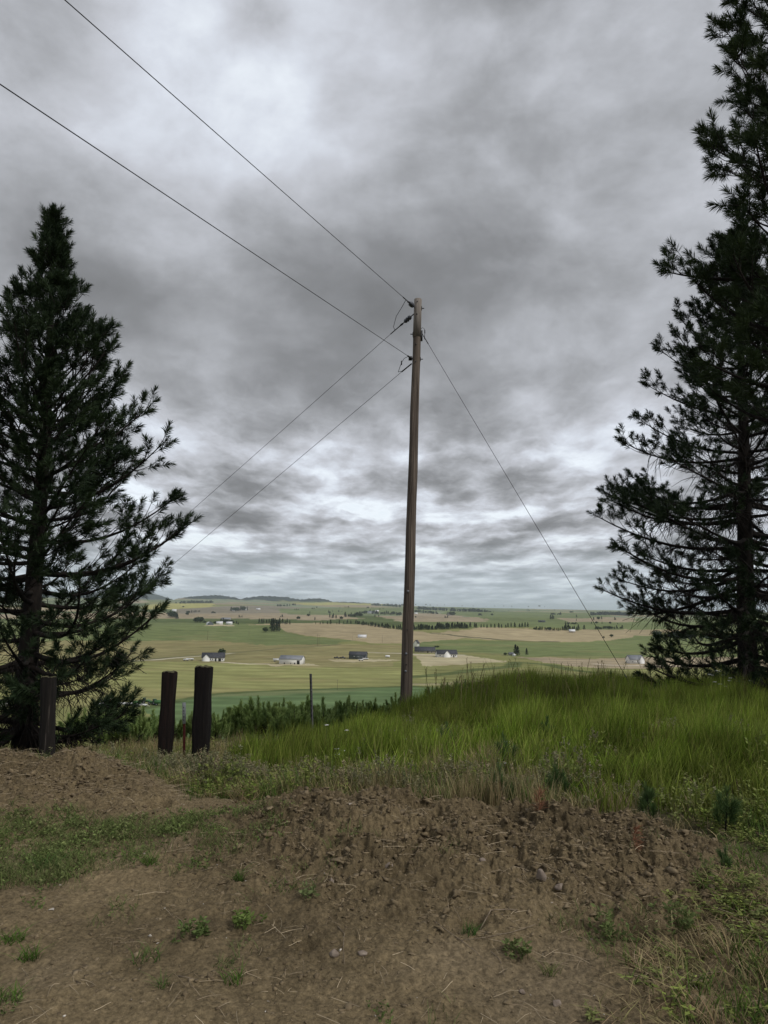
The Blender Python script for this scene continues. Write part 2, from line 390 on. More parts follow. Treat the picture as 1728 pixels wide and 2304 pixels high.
OLIVE = (.200, .205, .085); OLIVE_L = (.235, .240, .100); OLIVE_T = (.235, .215, .105); GREEN_M = (.150, .180, .078); GREEN_D = (.095, .120, .050)
GREEN_F = (.120, .175, .080); TAN = (.330, .275, .170); TAN_L = (.40, .355, .23); PINK = (.30, .250, .170); YELLOW = (.34, .32, .11); GREY_B = (.215, .19, .14)
PALE_G = (.20, .23, .14)
FIELDS = [   # corners seen in the photo, carried on to the ground they stand for
    (YELLOW, [(330, 1361), (400, 1358), (472, 1357), (490, 1365), (400, 1370), (330, 1371)]),
    (YELLOW, [(650, 1357), (760, 1354), (850, 1356), (900, 1359), (850, 1362), (700, 1362)]),
    (PINK, [(260, 1352), (330, 1351), (330, 1357), (260, 1358)]),
    (GREY_B, [(395, 1371), (480, 1365), (560, 1362), (740, 1368), (640, 1380), (400, 1381)]),
    (GREEN_M, [(620, 1370), (760, 1368), (900, 1372), (900, 1384), (650, 1384)]),
    (PINK, [(-260, 1382), (520, 1380), (650, 1382), (790, 1385), (770, 1396), (640, 1399), (500, 1391), (-260, 1389)]),
    (GREEN_D, [(-260, 1391), (520, 1391), (700, 1396), (850, 1391), (900, 1396), (900, 1411), (760, 1405), (560, 1404), (-260, 1404)]),
    (PINK, [(850, 1386), (920, 1383), (1020, 1384), (1100, 1394), (1040, 1403), (900, 1399)]),
    (GREEN_M, [(900, 1402), (1100, 1399), (2000, 1396), (2000, 1404), (2000, 1416), (900, 1416)]),
    (GREEN_M, [(1000, 1372), (1200, 1376), (1380, 1380), (1380, 1388), (1150, 1390), (1000, 1382)]),
    (PINK, [(1240, 1390), (1420, 1391), (1440, 1399), (1280, 1400)]),
    (GREEN_M, [(-260, 1395), (420, 1400), (560, 1405), (650, 1423), (800, 1441), (760, 1449), (600, 1452), (480, 1440), (-260, 1440)]),
    (TAN, [(556, 1406), (640, 1402), (720, 1402), (790, 1404), (870, 1413), (930, 1420), (1055, 1434), (1000, 1440), (920, 1449), (830, 1447), (760, 1436), (650, 1423)]),
    (OLIVE_T, [(-260, 1440), (480, 1440), (600, 1452), (760, 1449), (900, 1452), (920, 1470), (880, 1500), (700, 1502), (500, 1488), (-260, 1492)]),
    (GREEN_M, [(905, 1451), (1000, 1440), (1100, 1442), (1300, 1446), (1440, 1430), (2000, 1440), (2000, 1482), (1350, 1482), (1150, 1476), (1000, 1466)]),
    (TAN, [(975, 1425), (1080, 1411), (1200, 1415), (1300, 1419), (1400, 1415), (1560, 1420), (1440, 1431), (1300, 1445), (1200, 1443), (1100, 1440)]),
    (TAN_L, [(925, 1472), (1010, 1472), (1080, 1478), (1125, 1486), (1148, 1496), (1080, 1500), (960, 1499)]),
    (OLIVE, [(925, 1500), (1160, 1490), (1320, 1512), (2000, 1520), (2000, 1560), (925, 1560)]),
    (PINK, [(1160, 1478), (1330, 1483), (1600, 1478), (2000, 1490), (1600, 1502), (1400, 1505), (1290, 1500), (1220, 1490)]),
    (OLIVE_L, [(-260, 1492), (500, 1490), (700, 1503), (925, 1508), (1000, 1524), (1000, 1550), (700, 1552), (480, 1563), (350, 1583), (-260, 1590)]),
    (GREEN_F, [(330, 1590), (400, 1574), (480, 1561), (600, 1554), (700, 1550), (930, 1544), (1000, 1550), (1060, 1562), (1100, 1610), (330, 1640)]),
    (TAN_L, [(600, 1494), (700, 1493), (720, 1497), (610, 1499)]), (TAN_L, [(745, 1484), (850, 1482), (900, 1486), (760, 1489)]), (OLIVE_T, [(440, 1488), (515, 1487), (530, 1492), (445, 1493)]), (TAN_L, [(465, 1405), (530, 1406), (525, 1409), (462, 1408)]),
]
LINES = [   # (colour, width m, course)
    (GREEN_D, 5.0, [(300, 1600), (400, 1576), (480, 1562), (600, 1555), (700, 1551), (810, 1548), (930, 1544), (1000, 1550), (1060, 1562)]),
    (GREEN_D, 9.0, [(925, 1524), (990, 1518), (1060, 1508), (1150, 1500), (1165, 1490), (1230, 1495), (1290, 1508), (1340, 1514)]),
    ((.14, .14, .075), 7.0, [(250, 1500), (330, 1484), (420, 1476), (560, 1466), (640, 1458), (760, 1450)]),
    ((.50, .46, .36), 5.0, [(300, 1486), (345, 1485), (400, 1480), (520, 1470)]),
    ((.50, .44, .33), 4.0, [(500, 1490), (560, 1494), (600, 1494)]),
    ((.52, .47, .37), 5.0, [(830, 1468), (900, 1470), (960, 1474), (1040, 1474)]),
    ((.10, .10, .06), 10.0, [(980, 1426), (1010, 1428), (1060, 1434), (1130, 1440), (1250, 1444)]),
    ((.52, .45, .36), 5.0, [(1340, 1494), (1400, 1498), (1500, 1498), (1640, 1500)]),
    (GREEN_D, 6.0, [(390, 1418), (440, 1419), (520, 1420)]),
    (GREEN_D, 5.0, [(870, 1400), (1000, 1406)]),
    ((.30, .27, .16), 7.0, [(930, 1540), (1000, 1540), (1060, 1532), (1160, 1540)]),
]
def terrain():
    # one polar sheet: fine near the camera and across the view, coarse elsewhere, out past the horizon
    aw = 35.5
    cols = np.concatenate([np.linspace(-180, -aw, 60)[:-1], np.linspace(-aw, aw, 1000), np.linspace(aw, 180, 60)[1:]])
    near = np.concatenate([np.linspace(.4, 2.6, 24)[:-1], np.arange(2.6, 7.4, .0085), np.arange(7.4, 10, .025), np.geomspace(10, 230, 170)])
    # rings of even apparent height further out
    ang = np.linspace(math.atan(46.6 / 230.), math.atan(46.6 / 3200.), 430)[1:]
    far = 46.6 / np.tan(ang)
    far2 = np.geomspace(far[-1], 17000, 200)[1:]
    rad = np.concatenate([near, far, far2, [30000, 60000]])
    nc, nr = len(cols), len(rad)
    A, RR = np.meshgrid(np.radians(cols), rad)
    X = (np.sin(A) * RR).ravel(); Y = (np.cos(A) * RR).ravel()
    X2 = np.concatenate([X, [0.0]]); Y2 = np.concatenate([Y, [0.0]])
    Z = H(X2, Y2)
    i = np.arange(nr - 1)[:, None] * nc + np.arange(nc - 1)[None]
    F = np.stack([i, i + 1, i + 1 + nc, i + nc], -1)[:, :, ::-1].reshape(-1, 4)
    j = np.arange(nc - 1)
    T = np.stack([np.full(nc - 1, len(X2) - 1), j + 1, j], -1)[:, ::-1]
    T = T[:, ::-1] if False else T
    # ground colours
    r = np.hypot(X2, Y2)
    col = np.zeros((len(X2), 3)); col[:] = OLIVE
    n = fbm(X2, Y2, 1 / 1500., 3, 51); n2 = fbm(X2, Y2, 1 / 420., 3, 52)
    # far patchwork
    ca = np.cos(.5) * X2 + np.sin(.5) * Y2; cb = -np.sin(.5) * X2 + np.cos(.5) * Y2
    warp = 260 * fbm(X2, Y2, 1 / 1100., 2, 53)
    cell = _h(np.floor((ca + warp) / 520.), np.floor((cb - warp) / 760.), 7)
    pal = np.array([GREEN_M, TAN, PALE_G, GREEN_M, PINK, OLIVE, PALE_G, GREEN_D])
    patch = .95 * pal[(cell * 7.99).astype(int)]
    w = sm(1400, 1700, r)[:, None]
    col = col * (1 - w) + patch * w
    wx = X2 + .012 * r * fbm(X2 / (r + 1) * 400, np.log(r + 1) * 60, .2, 3, 55); wy = Y2 + .015 * r * fbm(X2 / (r + 1) * 300, np.log(r + 1) * 50, .2, 3, 56)
    for c, poly in FIELDS:
        P = [tuple(ground_hit(*p)[:2]) for p in poly]
        xs = [p[0] for p in P]; ys = [p[1] for p in P]
        sel = (X2 > min(xs) - 90) & (X2 < max(xs) + 90) & (Y2 > min(ys) - 90) & (Y2 < max(ys) + 90) & (r > 150)
        idx = np.nonzero(sel)[0]
        if len(idx):
            ins = in_poly(wx[idx], wy[idx], P); col[idx[ins]] = c
    # streaks of tillage and mown swaths following the slopes
    st = fbm(X2 + 60 * n2, Y2, 1 / 38., 4, 57, .6) * .5 + fbm(X2 * .25, Y2 + 90 * n, 1 / 14., 2, 58) * .25 + n2 * .5
    col = col * (1 + .55 * st[:, None] * sm(180, 300, r)[:, None])
    rough_f = sm(.05, .3, fbm(X2 * .6, Y2, 1 / 60., 4, 59))[:, None] * .5 * (1 - sm(900, 1300, r))[:, None]
    col = col * (1 - rough_f) + (col * .6 + np.array((.13, .10, .055))) * rough_f
    for c, wd, ln in LINES:
        P = [tuple(ground_hit(*p)[:2]) for p in ln]
        sel = np.nonzero(r > 200)[0]
        d = near_line(wx[sel] * .3 + X2[sel] * .7, wy[sel] * .3 + Y2[sel] * .7, P)
        w_ = (1 - sm(wd * .5, wd * 1.0, d))[:, None] * .85
        col[sel] = col[sel] * (1 - w_) + np.array(c) * w_
    # slope of the camera's own hill: dry meadow
    w = (1 - sm(150, 210, r))[:, None]
    col = col * (1 - w) + np.array((.15, .14, .07)) * w
    # wooded hills on the skyline
    fz = sm(10, 26, skyline_bump(X2, Y2, r, np.arctan2(X2, Y2)) + 20 * n2 + 14 * fbm(X2, Y2, 1 / 160., 3, 60)) * sm(7800, 8400, r)[:] * (Y2 > 0)
    fz = fz[:, None]
    col = col * (1 - fz) + np.array((.014, .024, .020)) * fz
    # near ground: dug soil, and litter under the meadow
    bm = bare(X2, Y2)[:, None]; m_, rg = mounds(X2, Y2)
    soil = np.array((.162, .124, .071)) * (1 - .22 * rg[:, None]) * (1 + .55 * fbm(X2, Y2, .9, 3, 71)[:, None] + .45 * fbm(X2, Y2, 9., 4, 72, .7)[:, None])
    dust = sm(.12, .4, fbm(X2, Y2, .7, 3, 73) - .4 * rg)[:, None] * .35
    soil = soil * (1 - dust) + np.array((.20, .158, .105)) * dust
    litter = np.array((.085, .075, .040)) * (1 + .4 * fbm(X2, Y2, 3., 3, 74)[:, None])
    nearc = soil * bm + litter * (1 - bm)
    w = (1 - sm(22, 40, r))[:, None]
    col = np.clip(.94 * col * (1 - w) + nearc * w, .01, .8)
    rowmid = np.repeat((rad[:-1] > 26).astype(int), nc - 1)
    # materials
    m1, nt, b = new_mat('soil'); N = nt.nodes.new; L = nt.links.new
    a = N('ShaderNodeAttribute'); a.attribute_name = 'tint'; g = N('ShaderNodeNewGeometry')
    def nz(scale, det, ro):
        n_ = N('ShaderNodeTexNoise'); L(g.outputs['Position'], n_.inputs['Vector']); n_.inputs['Scale'].default_value = scale; n_.inputs['Detail'].default_value = det; n_.inputs['Roughness'].default_value = ro; return n_.outputs['Fac']
    f1 = nz(45, 6, .7); mr = N('ShaderNodeMapRange'); L(f1, mr.inputs[0]); mr.inputs[1].default_value = .3; mr.inputs[2].default_value = .7; mr.inputs[3].default_value = .45; mr.inputs[4].default_value = 1.55
    vm = N('ShaderNodeVectorMath'); vm.operation = 'SCALE'; L(a.outputs['Color'], vm.inputs[0]); L(mr.outputs[0], vm.inputs['Scale'])
    L(vm.outputs[0], b.inputs['Base Color']); b.inputs['Roughness'].default_value = .97; b.inputs['Specular IOR Level'].default_value = .1
    bp = N('ShaderNodeBump'); L(nz(70, 6, .75), bp.inputs['Height']); bp.inputs['Distance'].default_value = .02; bp.inputs['Strength'].default_value = .8; L(bp.outputs[0], b.inputs['Normal'])
    m2, nt, b = new_mat('fields'); N = nt.nodes.new; L = nt.links.new
    a = N('ShaderNodeAttribute'); a.attribute_name = 'tint'; g = N('ShaderNodeNewGeometry')
    mp = N('ShaderNodeMapping'); L(g.outputs['Position'], mp.inputs[0]); mp.inputs['Scale'].default_value = (.35, 1, 1)
    n_ = N('ShaderNodeTexNoise'); L(mp.outputs[0], n_.inputs['Vector']); n_.inputs['Scale'].default_value = .12; n_.inputs['Detail'].default_value = 5; n_.inputs['Roughness'].default_value = .65
    mr = N('ShaderNodeMapRange'); L(n_.outputs['Fac'], mr.inputs[0]); mr.inputs[1].default_value = .3; mr.inputs[2].default_value = .7; mr.inputs[3].default_value = .80; mr.inputs[4].default_value = 1.2
    wv = N('ShaderNodeTexWave'); L(g.outputs['Position'], wv.inputs['Vector']); wv.wave_type = 'BANDS'; wv.bands_direction = 'Y'; wv.inputs['Scale'].default_value = .016; wv.inputs['Distortion'].default_value = 9; wv.inputs['Detail'].default_value = 3; wv.inputs['Detail Scale'].default_value = .35
    mw = N('ShaderNodeMapRange'); L(wv.outputs['Fac'], mw.inputs[0]); mw.inputs[3].default_value = .90; mw.inputs[4].default_value = 1.10
    mm_ = N('ShaderNodeMath'); mm_.operation = 'MULTIPLY'; L(mr.outputs[0], mm_.inputs[0]); L(mw.outputs[0], mm_.inputs[1])
    vm = N('ShaderNodeVectorMath'); vm.operation = 'SCALE'; L(a.outputs['Color'], vm.inputs[0]); L(mm_.outputs[0], vm.inputs['Scale'])
    L(vm.outputs[0], b.inputs['Base Color']); b.inputs['Roughness'].default_value = 1; b.inputs['Specular IOR Level'].default_value = 0
    V = np.stack([X2, Y2, Z], 1)
    o = mesh('ground', V, [F, T], None, smooth=True, attrs={'tint': col}, mats=[m1, m2], midx=np.concatenate([rowmid, np.zeros(len(T), int)]))
    # make sure it faces up
    if o.data.polygons[1000].normal.z < 0: o.data.flip_normals()
    tag(o, 'rolling farm valley and bare brown hilltop soil', None, None, 'structure')
    return o
ground = terrain()

# ------------------------------------------------------------------ pines
def norm(a): return a / (np.linalg.norm(a, axis=-1, keepdims=True) + 1e-9)
def needles(shoots, rng, per, nlen, width, tint_a, tint_b, spread=(0.35, 1.1), name='crown', parent=None, mat='needle'):
    """shoots: list of (base xyz, direction xyz, length). Long thin needles standing out all round each shoot's end"""
    S = np.array([s[0] for s in shoots]); D = norm(np.array([s[1] for s in shoots])); Ln = np.array([s[2] for s in shoots])
    n = len(S); k = per
    t = rng.random((n, k)) ** .8
    a = np.where(np.abs(D[:, 2:3]) < .9, np.array([[0, 0, 1.0]]), np.array([[1.0, 0, 0]]))
    U = norm(np.cross(D, a)); W = np.cross(D, U)
    ph = rng.random((n, k)) * 2 * np.pi
    th = (spread[0] + (spread[1] - spread[0]) * (1 - t) + rng.normal(0, .12, (n, k)))
    dirs = D[:, None] * np.cos(th)[..., None] + (U[:, None] * np.cos(ph)[..., None] + W[:, None] * np.sin(ph)[..., None]) * np.sin(th)[..., None]
    base = S[:, None] + D[:, None] * (t * Ln[:, None])[..., None]
    L = nlen * rng.uniform(.75, 1.15, (n, k))
    dirs = norm(dirs)
    tip = base + dirs * L[..., None] + np.array([0, 0, -1.0]) * (L * .10)[..., None]
    side = norm(np.cross(dirs, rng.normal(size=(n, k, 3)))) * width * .5
    midp = base + dirs * (L * .55)[..., None]
    V = np.stack([base - side * .7, base + side * .7, midp + side, tip, midp - side], 2).reshape(-1, 3)
    m = n * k
    i = np.arange(m)[:, None] * 5
    F = i + np.array([[0, 1, 2, 4]]); F3 = i + np.array([[4, 2, 3]])
    c = rng.random((n, 1, 1, 1)) * .7 + rng.random((n, k, 1, 1)) * .3
    col = np.array(tint_a) * (1 - c) + np.array(tint_b) * c
    col = np.broadcast_to(col, (n, k, 5, 3)).reshape(-1, 3)
    return mesh(name, V, [F, F3], MAT[mat], parent, attrs={'tint': col})

def pine(name, loc, height, profile, seed, r0=.19, lean=(0, 0), h0=.4, whorl=.34, per=60, nlen=.15, dead_below=0.0, shoot=.2, facing=None, tintA=(.010, .022, .010), tintB=(.030, .050, .018), dens=1.0, nw=.0052, cut=None, droop=(-14, -4, 10, 20, 30, 48, 62), curl=1.0):
    rng = np.random.default_rng(seed); rd = random.Random(seed)
    root = empty(name, loc)
    wood = MB()
    npt = 16
    def trunk_at(h):
        t = h / height
        return Vector((lean[0] * t + .06 * math.sin(t * 5 + seed), lean[1] * t + .05 * math.sin(t * 4.1 + seed * 2), h))
    def trunk_r(h): return r0 * (1 - h / height) ** .85 + .012 + (.08 * r0 / .19) * math.exp(-h / .25)
    hs = [0 - .5] + [height * (i / npt) for i in range(npt + 1)]
    wood.tube([trunk_at(h) if h > 0 else Vector((0, 0, h)) for h in hs], [trunk_r(max(h, 0)) for h in hs], 14)
    shoots = []
    h = h0
    gold = rd.random() * 6.28
    while h < height - .15:
        t = h / height
        nb = rd.choice((4, 5, 5, 6)) if t < .9 else rd.choice((3, 4))
        for b in range(nb):
            gold += 2.399 + rd.uniform(-.35, .35)
            az = gold
            hb = h + rd.uniform(-.14, .14)
            L = profile(hb) * rd.choice((.5, .68, .82, .95, 1.0, 1.0, 1.08))
            if L < .12: L = .12
            if cut and not cut(az, hb, L): continue
            # branches leave flat or drooping low down and steeply near the top
            el = np.interp(t, [0, .12, .3, .45, .6, .85, 1], droop) + rd.uniform(-11, 11)
            el = R(float(el))
            dh = Vector((math.sin(az), math.cos(az), 0)); cr = dh.cross(Vector((0, 0, 1)))
            b0 = trunk_at(hb)
            bend = rd.uniform(.10, .44) * L * (1 - .45 * t) * (curl if t < .5 else 1); side = rd.uniform(-.16, .16) * L
            def P(s):
                return b0 + dh * (L * s * math.cos(el) * (1 if t < .7 else 1)) + Vector((0, 0, 1)) * (L * s * math.sin(el) + bend * (s ** 2.4) - .06 * L * math.sin(s * 3.14)) + cr * (side * math.sin(s * 2.6))
            n = 9
            pts = [P(i / (n - 1)) for i in range(n)]
            rb = max(.007, trunk_r(hb) * .30 * min(1, L / 1.6) + .004)
            wood.tube(pts, [rb * (1 - .8 * i / (n - 1)) for i in range(n)], 6, cap=False)
            ax = (pts[-1] - pts[-2]).normalized()
            shoots.append((pts[-1] - ax * .08, ax, shoot * 1.2))
            for _ in range(3):
                d5 = (ax + Vector((rd.uniform(-.9, .9), rd.uniform(-.9, .9), rd.uniform(-.1, .8)))).normalized(); p5 = P(rd.uniform(.84, .96))
                wood.tube([p5, p5 + d5 * .2], [.006, .004], 3, cap=False); shoots.append((p5 + d5 * .14, d5, shoot))
            # side branches
            bareness = dead_below and h < dead_below
            s = (.46 if bareness else (.30 if L > .8 else .12))
            k = 0
            while s < .98:
                k += 1
                p0 = P(s); fw = (P(min(1, s + .03)) - P(s - .03)).normalized()
                sgn = 1 if k % 2 else -1
                L2 = (L * .34 * (1 - s) + .24) * rd.uniform(.6, 1.3)
                if L < .6: L2 *= .7
                an = rd.uniform(.55, .95)
                sd_ = fw.cross(Vector((0, 0, 1))).normalized() * sgn
                d2 = (fw * math.cos(an) + sd_ * math.sin(an) + Vector((0, 0, rd.uniform(-.25, .65)))).normalized()
                q = [p0 + d2 * (L2 * u) + Vector((0, 0, 1)) * (.34 * L2 * u * u) for u in (0, .35, .7, 1)]
                wood.tube(q, [.0085, .007, .0055, .004], 4, cap=False)
                a2 = (q[-1] - q[-2]).normalized()
                shoots.append((q[-1] - a2 * .05, a2, shoot))
                if L2 > .28:
                    for u in ((.25, .42, .6, .78, .9) if L2 > .5 else (.45, .75)):
                        if rd.random() > dens: continue
                        p3 = p0 + d2 * (L2 * u) + Vector((0, 0, 1)) * (.22 * L2 * u * u)
                        d3 = (d2 + Vector((rd.uniform(-.9, .9), rd.uniform(-.9, .9), rd.uniform(-.1, .8)))).normalized()
                        L3 = rd.uniform(.10, .24)
                        wood.tube([p3, p3 + d3 * L3], [.005, .0035], 3, cap=False)
                        shoots.append((p3 + d3 * (L3 - .03), d3, shoot * .9))
                s += rd.uniform(.10, .17) / max(L, .5) * 1.25
            # dead curling twigs on the shaded inner part of low boughs
            if dead_below and hb < dead_below:
                for _ in range(int(16 * L)):
                    s = rd.uniform(.06, .75); p0 = P(s)
                    d = Vector((rd.uniform(-1, 1), rd.uniform(-1, 1), rd.uniform(-1.0, .15))).normalized() + dh * .5
                    L2 = rd.uniform(.2, .5)
                    q = [p0 + d * (L2 * u) + Vector((0, 0, -.45 * L2 * u * u)) + cr * (.07 * math.sin(u * 5)) for u in (0, .3, .6, 1)]
                    wood.tube(q, [.008, .0065, .005, .0035], 3, cap=False)
                    if rd.random() < .7:
                        d4 = (d + Vector((rd.uniform(-.8, .8), rd.uniform(-.8, .8), rd.uniform(-.8, .3)))).normalized()
                        wood.tube([q[1], q[1] + d4 * .15, q[1] + d4 * .26 + Vector((0, 0, -.06))], [.005, .004, .003], 3, cap=False)
        h += whorl * rd.uniform(.8, 1.2) * (1 - .35 * t)
    # the leader and its candles
    tp = trunk_at(height)
    for k in range(5):
        shoots.append((tp + Vector((0, 0, -.12 * k + .04)), Vector((rd.uniform(-.15, .15), rd.uniform(-.15, .15), 1)), shoot * 1.3))
    wood.build('trunk', MAT['bark'], root)
    needles([(tuple(a), tuple(b), c) for a, b, c in shoots], rng, per, nlen, nw, tintA, tintB, parent=root)
    return root, len(shoots)

def place_on(px, py_guess, Y):
    p = at(px, py_guess, Y); return (p[0], p[1], float(H(p[0], p[1], False)))

loc = place_on(62, 1690, 12.0); print('left pine', loc)
Lp = [(0, 1.2), (.8, 1.9), (1.6, 2.25), (2.4, 2.25), (3.2, 2.35), (4.0, 2.05), (4.8, 1.85), (5.6, 1.6), (6.4, 1.15), (7.0, .85), (7.8, .52), (8.4, .32), (9.0, .15), (9.5, .1)]
o, ns = pine('pine_tree', loc, 9.45, lambda h: float(np.interp(h, *zip(*Lp))), 11, r0=.175, lean=(-.30, .1), h0=.55, whorl=.33, per=72, nlen=.135, dead_below=2.0, shoot=.19, nw=.009, dens=.62, droop=(-12, -6, 5, 18, 34, 52, 66), curl=1.0)
tag(o, 'dark ponderosa pine behind the grey weathered fence post and soil heap', 'pine tree'); print(ns)
loc = place_on(1692, 1520, 15.0); print('right pine', loc)
Rp = [(0, 1.4), (1.0, 2.5), (2.0, 3.0), (3.0, 3.1), (4.0, 2.95), (4.8, 2.95), (5.4, 2.4), (6.4, 1.85), (7.4, 1.5), (8.2, 1.15), (9.0, .8), (9.6, .4), (10.2, .15)]
o, ns = pine('pine_tree', loc, 10.0, lambda h: float(np.interp(h, *zip(*Rp))), 23, r0=.20, lean=(.15, .1), h0=.6, whorl=.32, per=66, nlen=.125, dead_below=5.2, shoot=.18, nw=.0095, dens=.48, droop=(-16, -10, -3, 6, 24, 46, 62), curl=.45)
tag(o, 'full ponderosa pine with bare drooping lower twigs and whole trunk in view', 'pine tree'); print(ns)
loc = place_on(1868, 1640, 10.2); print('edge pine', loc)
Ep = [(0, 1.2), (2, 1.2), (4, 1.5), (5.4, 1.6), (6.6, 1.95), (7.4, 1.8), (8.0, 1.45), (8.8, 1.25), (9.6, 1.1), (11, .9), (12.5, .6), (14, .2)]
o, ns = pine('pine_tree', loc, 14.0, lambda h: float(np.interp(h, *zip(*Ep))), 37, r0=.24, lean=(0.1, 0), h0=4.4, whorl=.55, per=95, nlen=.15, shoot=.20, dens=.5, nw=.008, tintA=(.012, .026, .010), tintB=(.045, .07, .022))
tag(o, 'tallest pine rising out of the top of the view, its trunk hidden past the edge', 'pine tree'); print(ns)

# young pines: a stem with upright bottle-brush candles
def sapling(seed, hgt, nshoot=9, tintA=(.10, .17, .045), tintB=(.26, .34, .11), nlen=.115, spread=.62, per=120):
    rng = np.random.default_rng(seed); rd = random.Random(seed)
    root = empty('pine_sapling')
    w = MB(); w.tube([(0, 0, -.1), (0, 0, hgt * .5), (.02, 0, hgt * .93)], [.018, .012, .006], 6)
    sh = [((.02, 0, hgt * .62), (.02, 0, 1), hgt * .32), ((.01, 0, hgt * .42), (.05, 0.04, 1), hgt * .3)]
    for k in range(nshoot):
        az = k * 2.4 + rd.uniform(-.4, .4); zb = hgt * rd.uniform(.12, .58); L = hgt * rd.uniform(.22, .42) * (1.15 - zb / hgt)
        d = Vector((math.sin(az), math.cos(az), rd.uniform(.3, .7))).normalized()
        p1 = Vector((0, 0, zb)) + d * L * spread * 1.2; p2 = p1 + (d * .35 + Vector((0, 0, 1))).normalized() * L * .75
        w.tube([(0, 0, zb), p1, p2], [.008, .006, .004], 4, cap=False)
        up = (p2 - p1).normalized()
        sh.append((p1 + (p1 - Vector((0, 0, zb))) * -.25, (up + d * .3).normalized(), L * .7)); sh.append((p1 + up * .05, up, (p2 - p1).length))
    w.build('trunk', MAT['bark'], root)
    needles([(tuple(a), tuple(Vector(b)), c) for a, b, c in sh], rng, per, nlen, .009, tintA, tintB, (.25, .8), parent=root)
    return root
protos = [sapling(100 + k, 1.0, 10 + k * 3) for k in range(4)]
rs = random.Random(5)
spots = []     # (photo x, photo y of the tip, distance)
for px, py in [(500, 1600), (512, 1592), (545, 1572), (560, 1560), (575, 1590), (598, 1577), (622, 1590), (638, 1564), (652, 1585), (672, 1594), (688, 1566), (716, 1590), (733, 1564), (750, 1590), (768, 1580),
               (785, 1556), (800, 1568), (818, 1572), (845, 1563), (862, 1580), (880, 1566), (975, 1562), (992, 1560), (1008, 1566), (1030, 1556), (1047, 1560),
               (215, 1600), (240, 1590), (262, 1604), (285, 1594), (305, 1606), (330, 1590), (352, 1600), (415, 1604), (432, 1590), (395, 1608), (188, 1590), (470, 1606), (160, 1600), (890, 1552), (532, 1592), (585, 1568), (610, 1572), (630, 1574), (645, 1590), (662, 1578), (680, 1588), (705, 1580), (724, 1576), (742, 1582), (758, 1572), (776, 1566), (792, 1580), (810, 1584), (830, 1580), (852, 1586), (522, 1602), (488, 1604), (345, 1588), (318, 1596), (272, 1592), (228, 1588)]:
    spots.append((px, py, rs.uniform(15.2, 18.2) if px < 700 else rs.uniform(15.5, 17.5)))
first = [True] * 4
for k, (px, py, Y) in enumerate(spots):
    py += rs.uniform(-6, 10); top = at(px, py, Y); g = float(H(top[0], top[1], False))
    hgt = max(.55, min(1.5, top[2] - g))
    pi = rs.randrange(4)
    o = protos[pi] if first[pi] else copy_tree(protos[pi]); first[pi] = False
    o.location = (top[0], top[1], g - .02); o.rotation_euler = (rs.uniform(-.05, .05), rs.uniform(-.05, .05), rs.uniform(0, 6)); o.scale = (hgt * rs.uniform(1.0, 1.35),) * 2 + (hgt,)
    tag(o, 'young green pine with upright shoots in the row beyond the meadow', 'pine sapling', 'young pines along the brow of the hill')
# single seedlings standing in the weeds
for k, (px, pyb, Y, hgt, lab) in enumerate([
        (1133, 1838, 5.75, .36, 'small pine seedling with bare stem beside the reddish dead sprig'),
        (1262, 1812, 6.1, .33, 'low pine seedling right of the reddish dead sprig'),
        (1468, 1850, 5.5, .30, 'dark leaning pine seedling at the right end of the soil heap'),
        (1630, 1860, 5.3, .34, 'bushy pine seedling with long soft needles on bare stem among weeds'),
        (1635, 1990, 4.3, .17, 'tiny pine seedling low beside the pine cone'),
        (1135, 1742, 7.4, .36, 'pine seedling in the tall grass behind the bare-stemmed one'),
        (1230, 1700, 8.6, .42, 'dark pine seedling in the middle of the tall green grass'),
        (1375, 1530, 14.5, .62, 'little pine poking above the grass crest by the guy wire foot'),
        (1490, 1530, 14.0, .50, 'low pine tuft at grass crest just left of the bare pine twigs'),
        (1008, 1700, 8.8, .34, 'pine seedling in weeds in front of the pole')]):
    o = sapling(200 + k, 1.0, 6 if hgt < .4 else 9, nlen=.26 if hgt < .4 else .16, per=60, spread=.5, tintA=(.035, .07, .02), tintB=(.08, .13, .04))
    p = at(px, pyb, Y); g = float(H(p[0], p[1], False))
    o.location = (p[0], p[1], g - .01); o.scale = (hgt,) * 3; o.rotation_euler = (rs.uniform(-.15, .15), rs.uniform(-.15, .15), rs.uniform(0, 6))
    tag(o, lab, 'pine sapling')

# ------------------------------------------------------------------ meadow: masses of grass and weeds
def blades(rng, n, h, spread, w, lean=.25, seg=3, curve=.35, wind=(0, 0)):
    """a tuft template: V, F, t (0 root .. 1 tip)"""
    V = []; F = []; T = []
    for b in range(n):
        az = rng.random() * 6.283; r = spread * math.sqrt(rng.random()); bx, by = r * math.cos(az), r * math.sin(az)
        hh = h * rng.uniform(.55, 1.1); la = rng.random() * 6.283; lm = lean * rng.uniform(.2, 1) * hh
        dx, dy = math.cos(la) * lm + wind[0] * hh, math.sin(la) * lm + wind[1] * hh
        fa = rng.random() * 6.283; sx, sy = math.cos(fa) * w / 2, math.sin(fa) * w / 2
        st = len(V)
        for s in range(seg + 1):
            t = s / seg; k = t ** (1 + curve * 2); ww = (1 - t ** 1.6) + .08
            x, y, z = bx + dx * k, by + dy * k, hh * (t - .12 * lean * t * t)
            V.append((x - sx * ww, y - sy * ww, z)); V.append((x + sx * ww, y + sy * ww, z)); T += [t, t]
        for s in range(seg):
            a = st + s * 2; F.append((a, a + 1, a + 3, a + 2))
    return np.array(V), np.array(F), np.array(T)
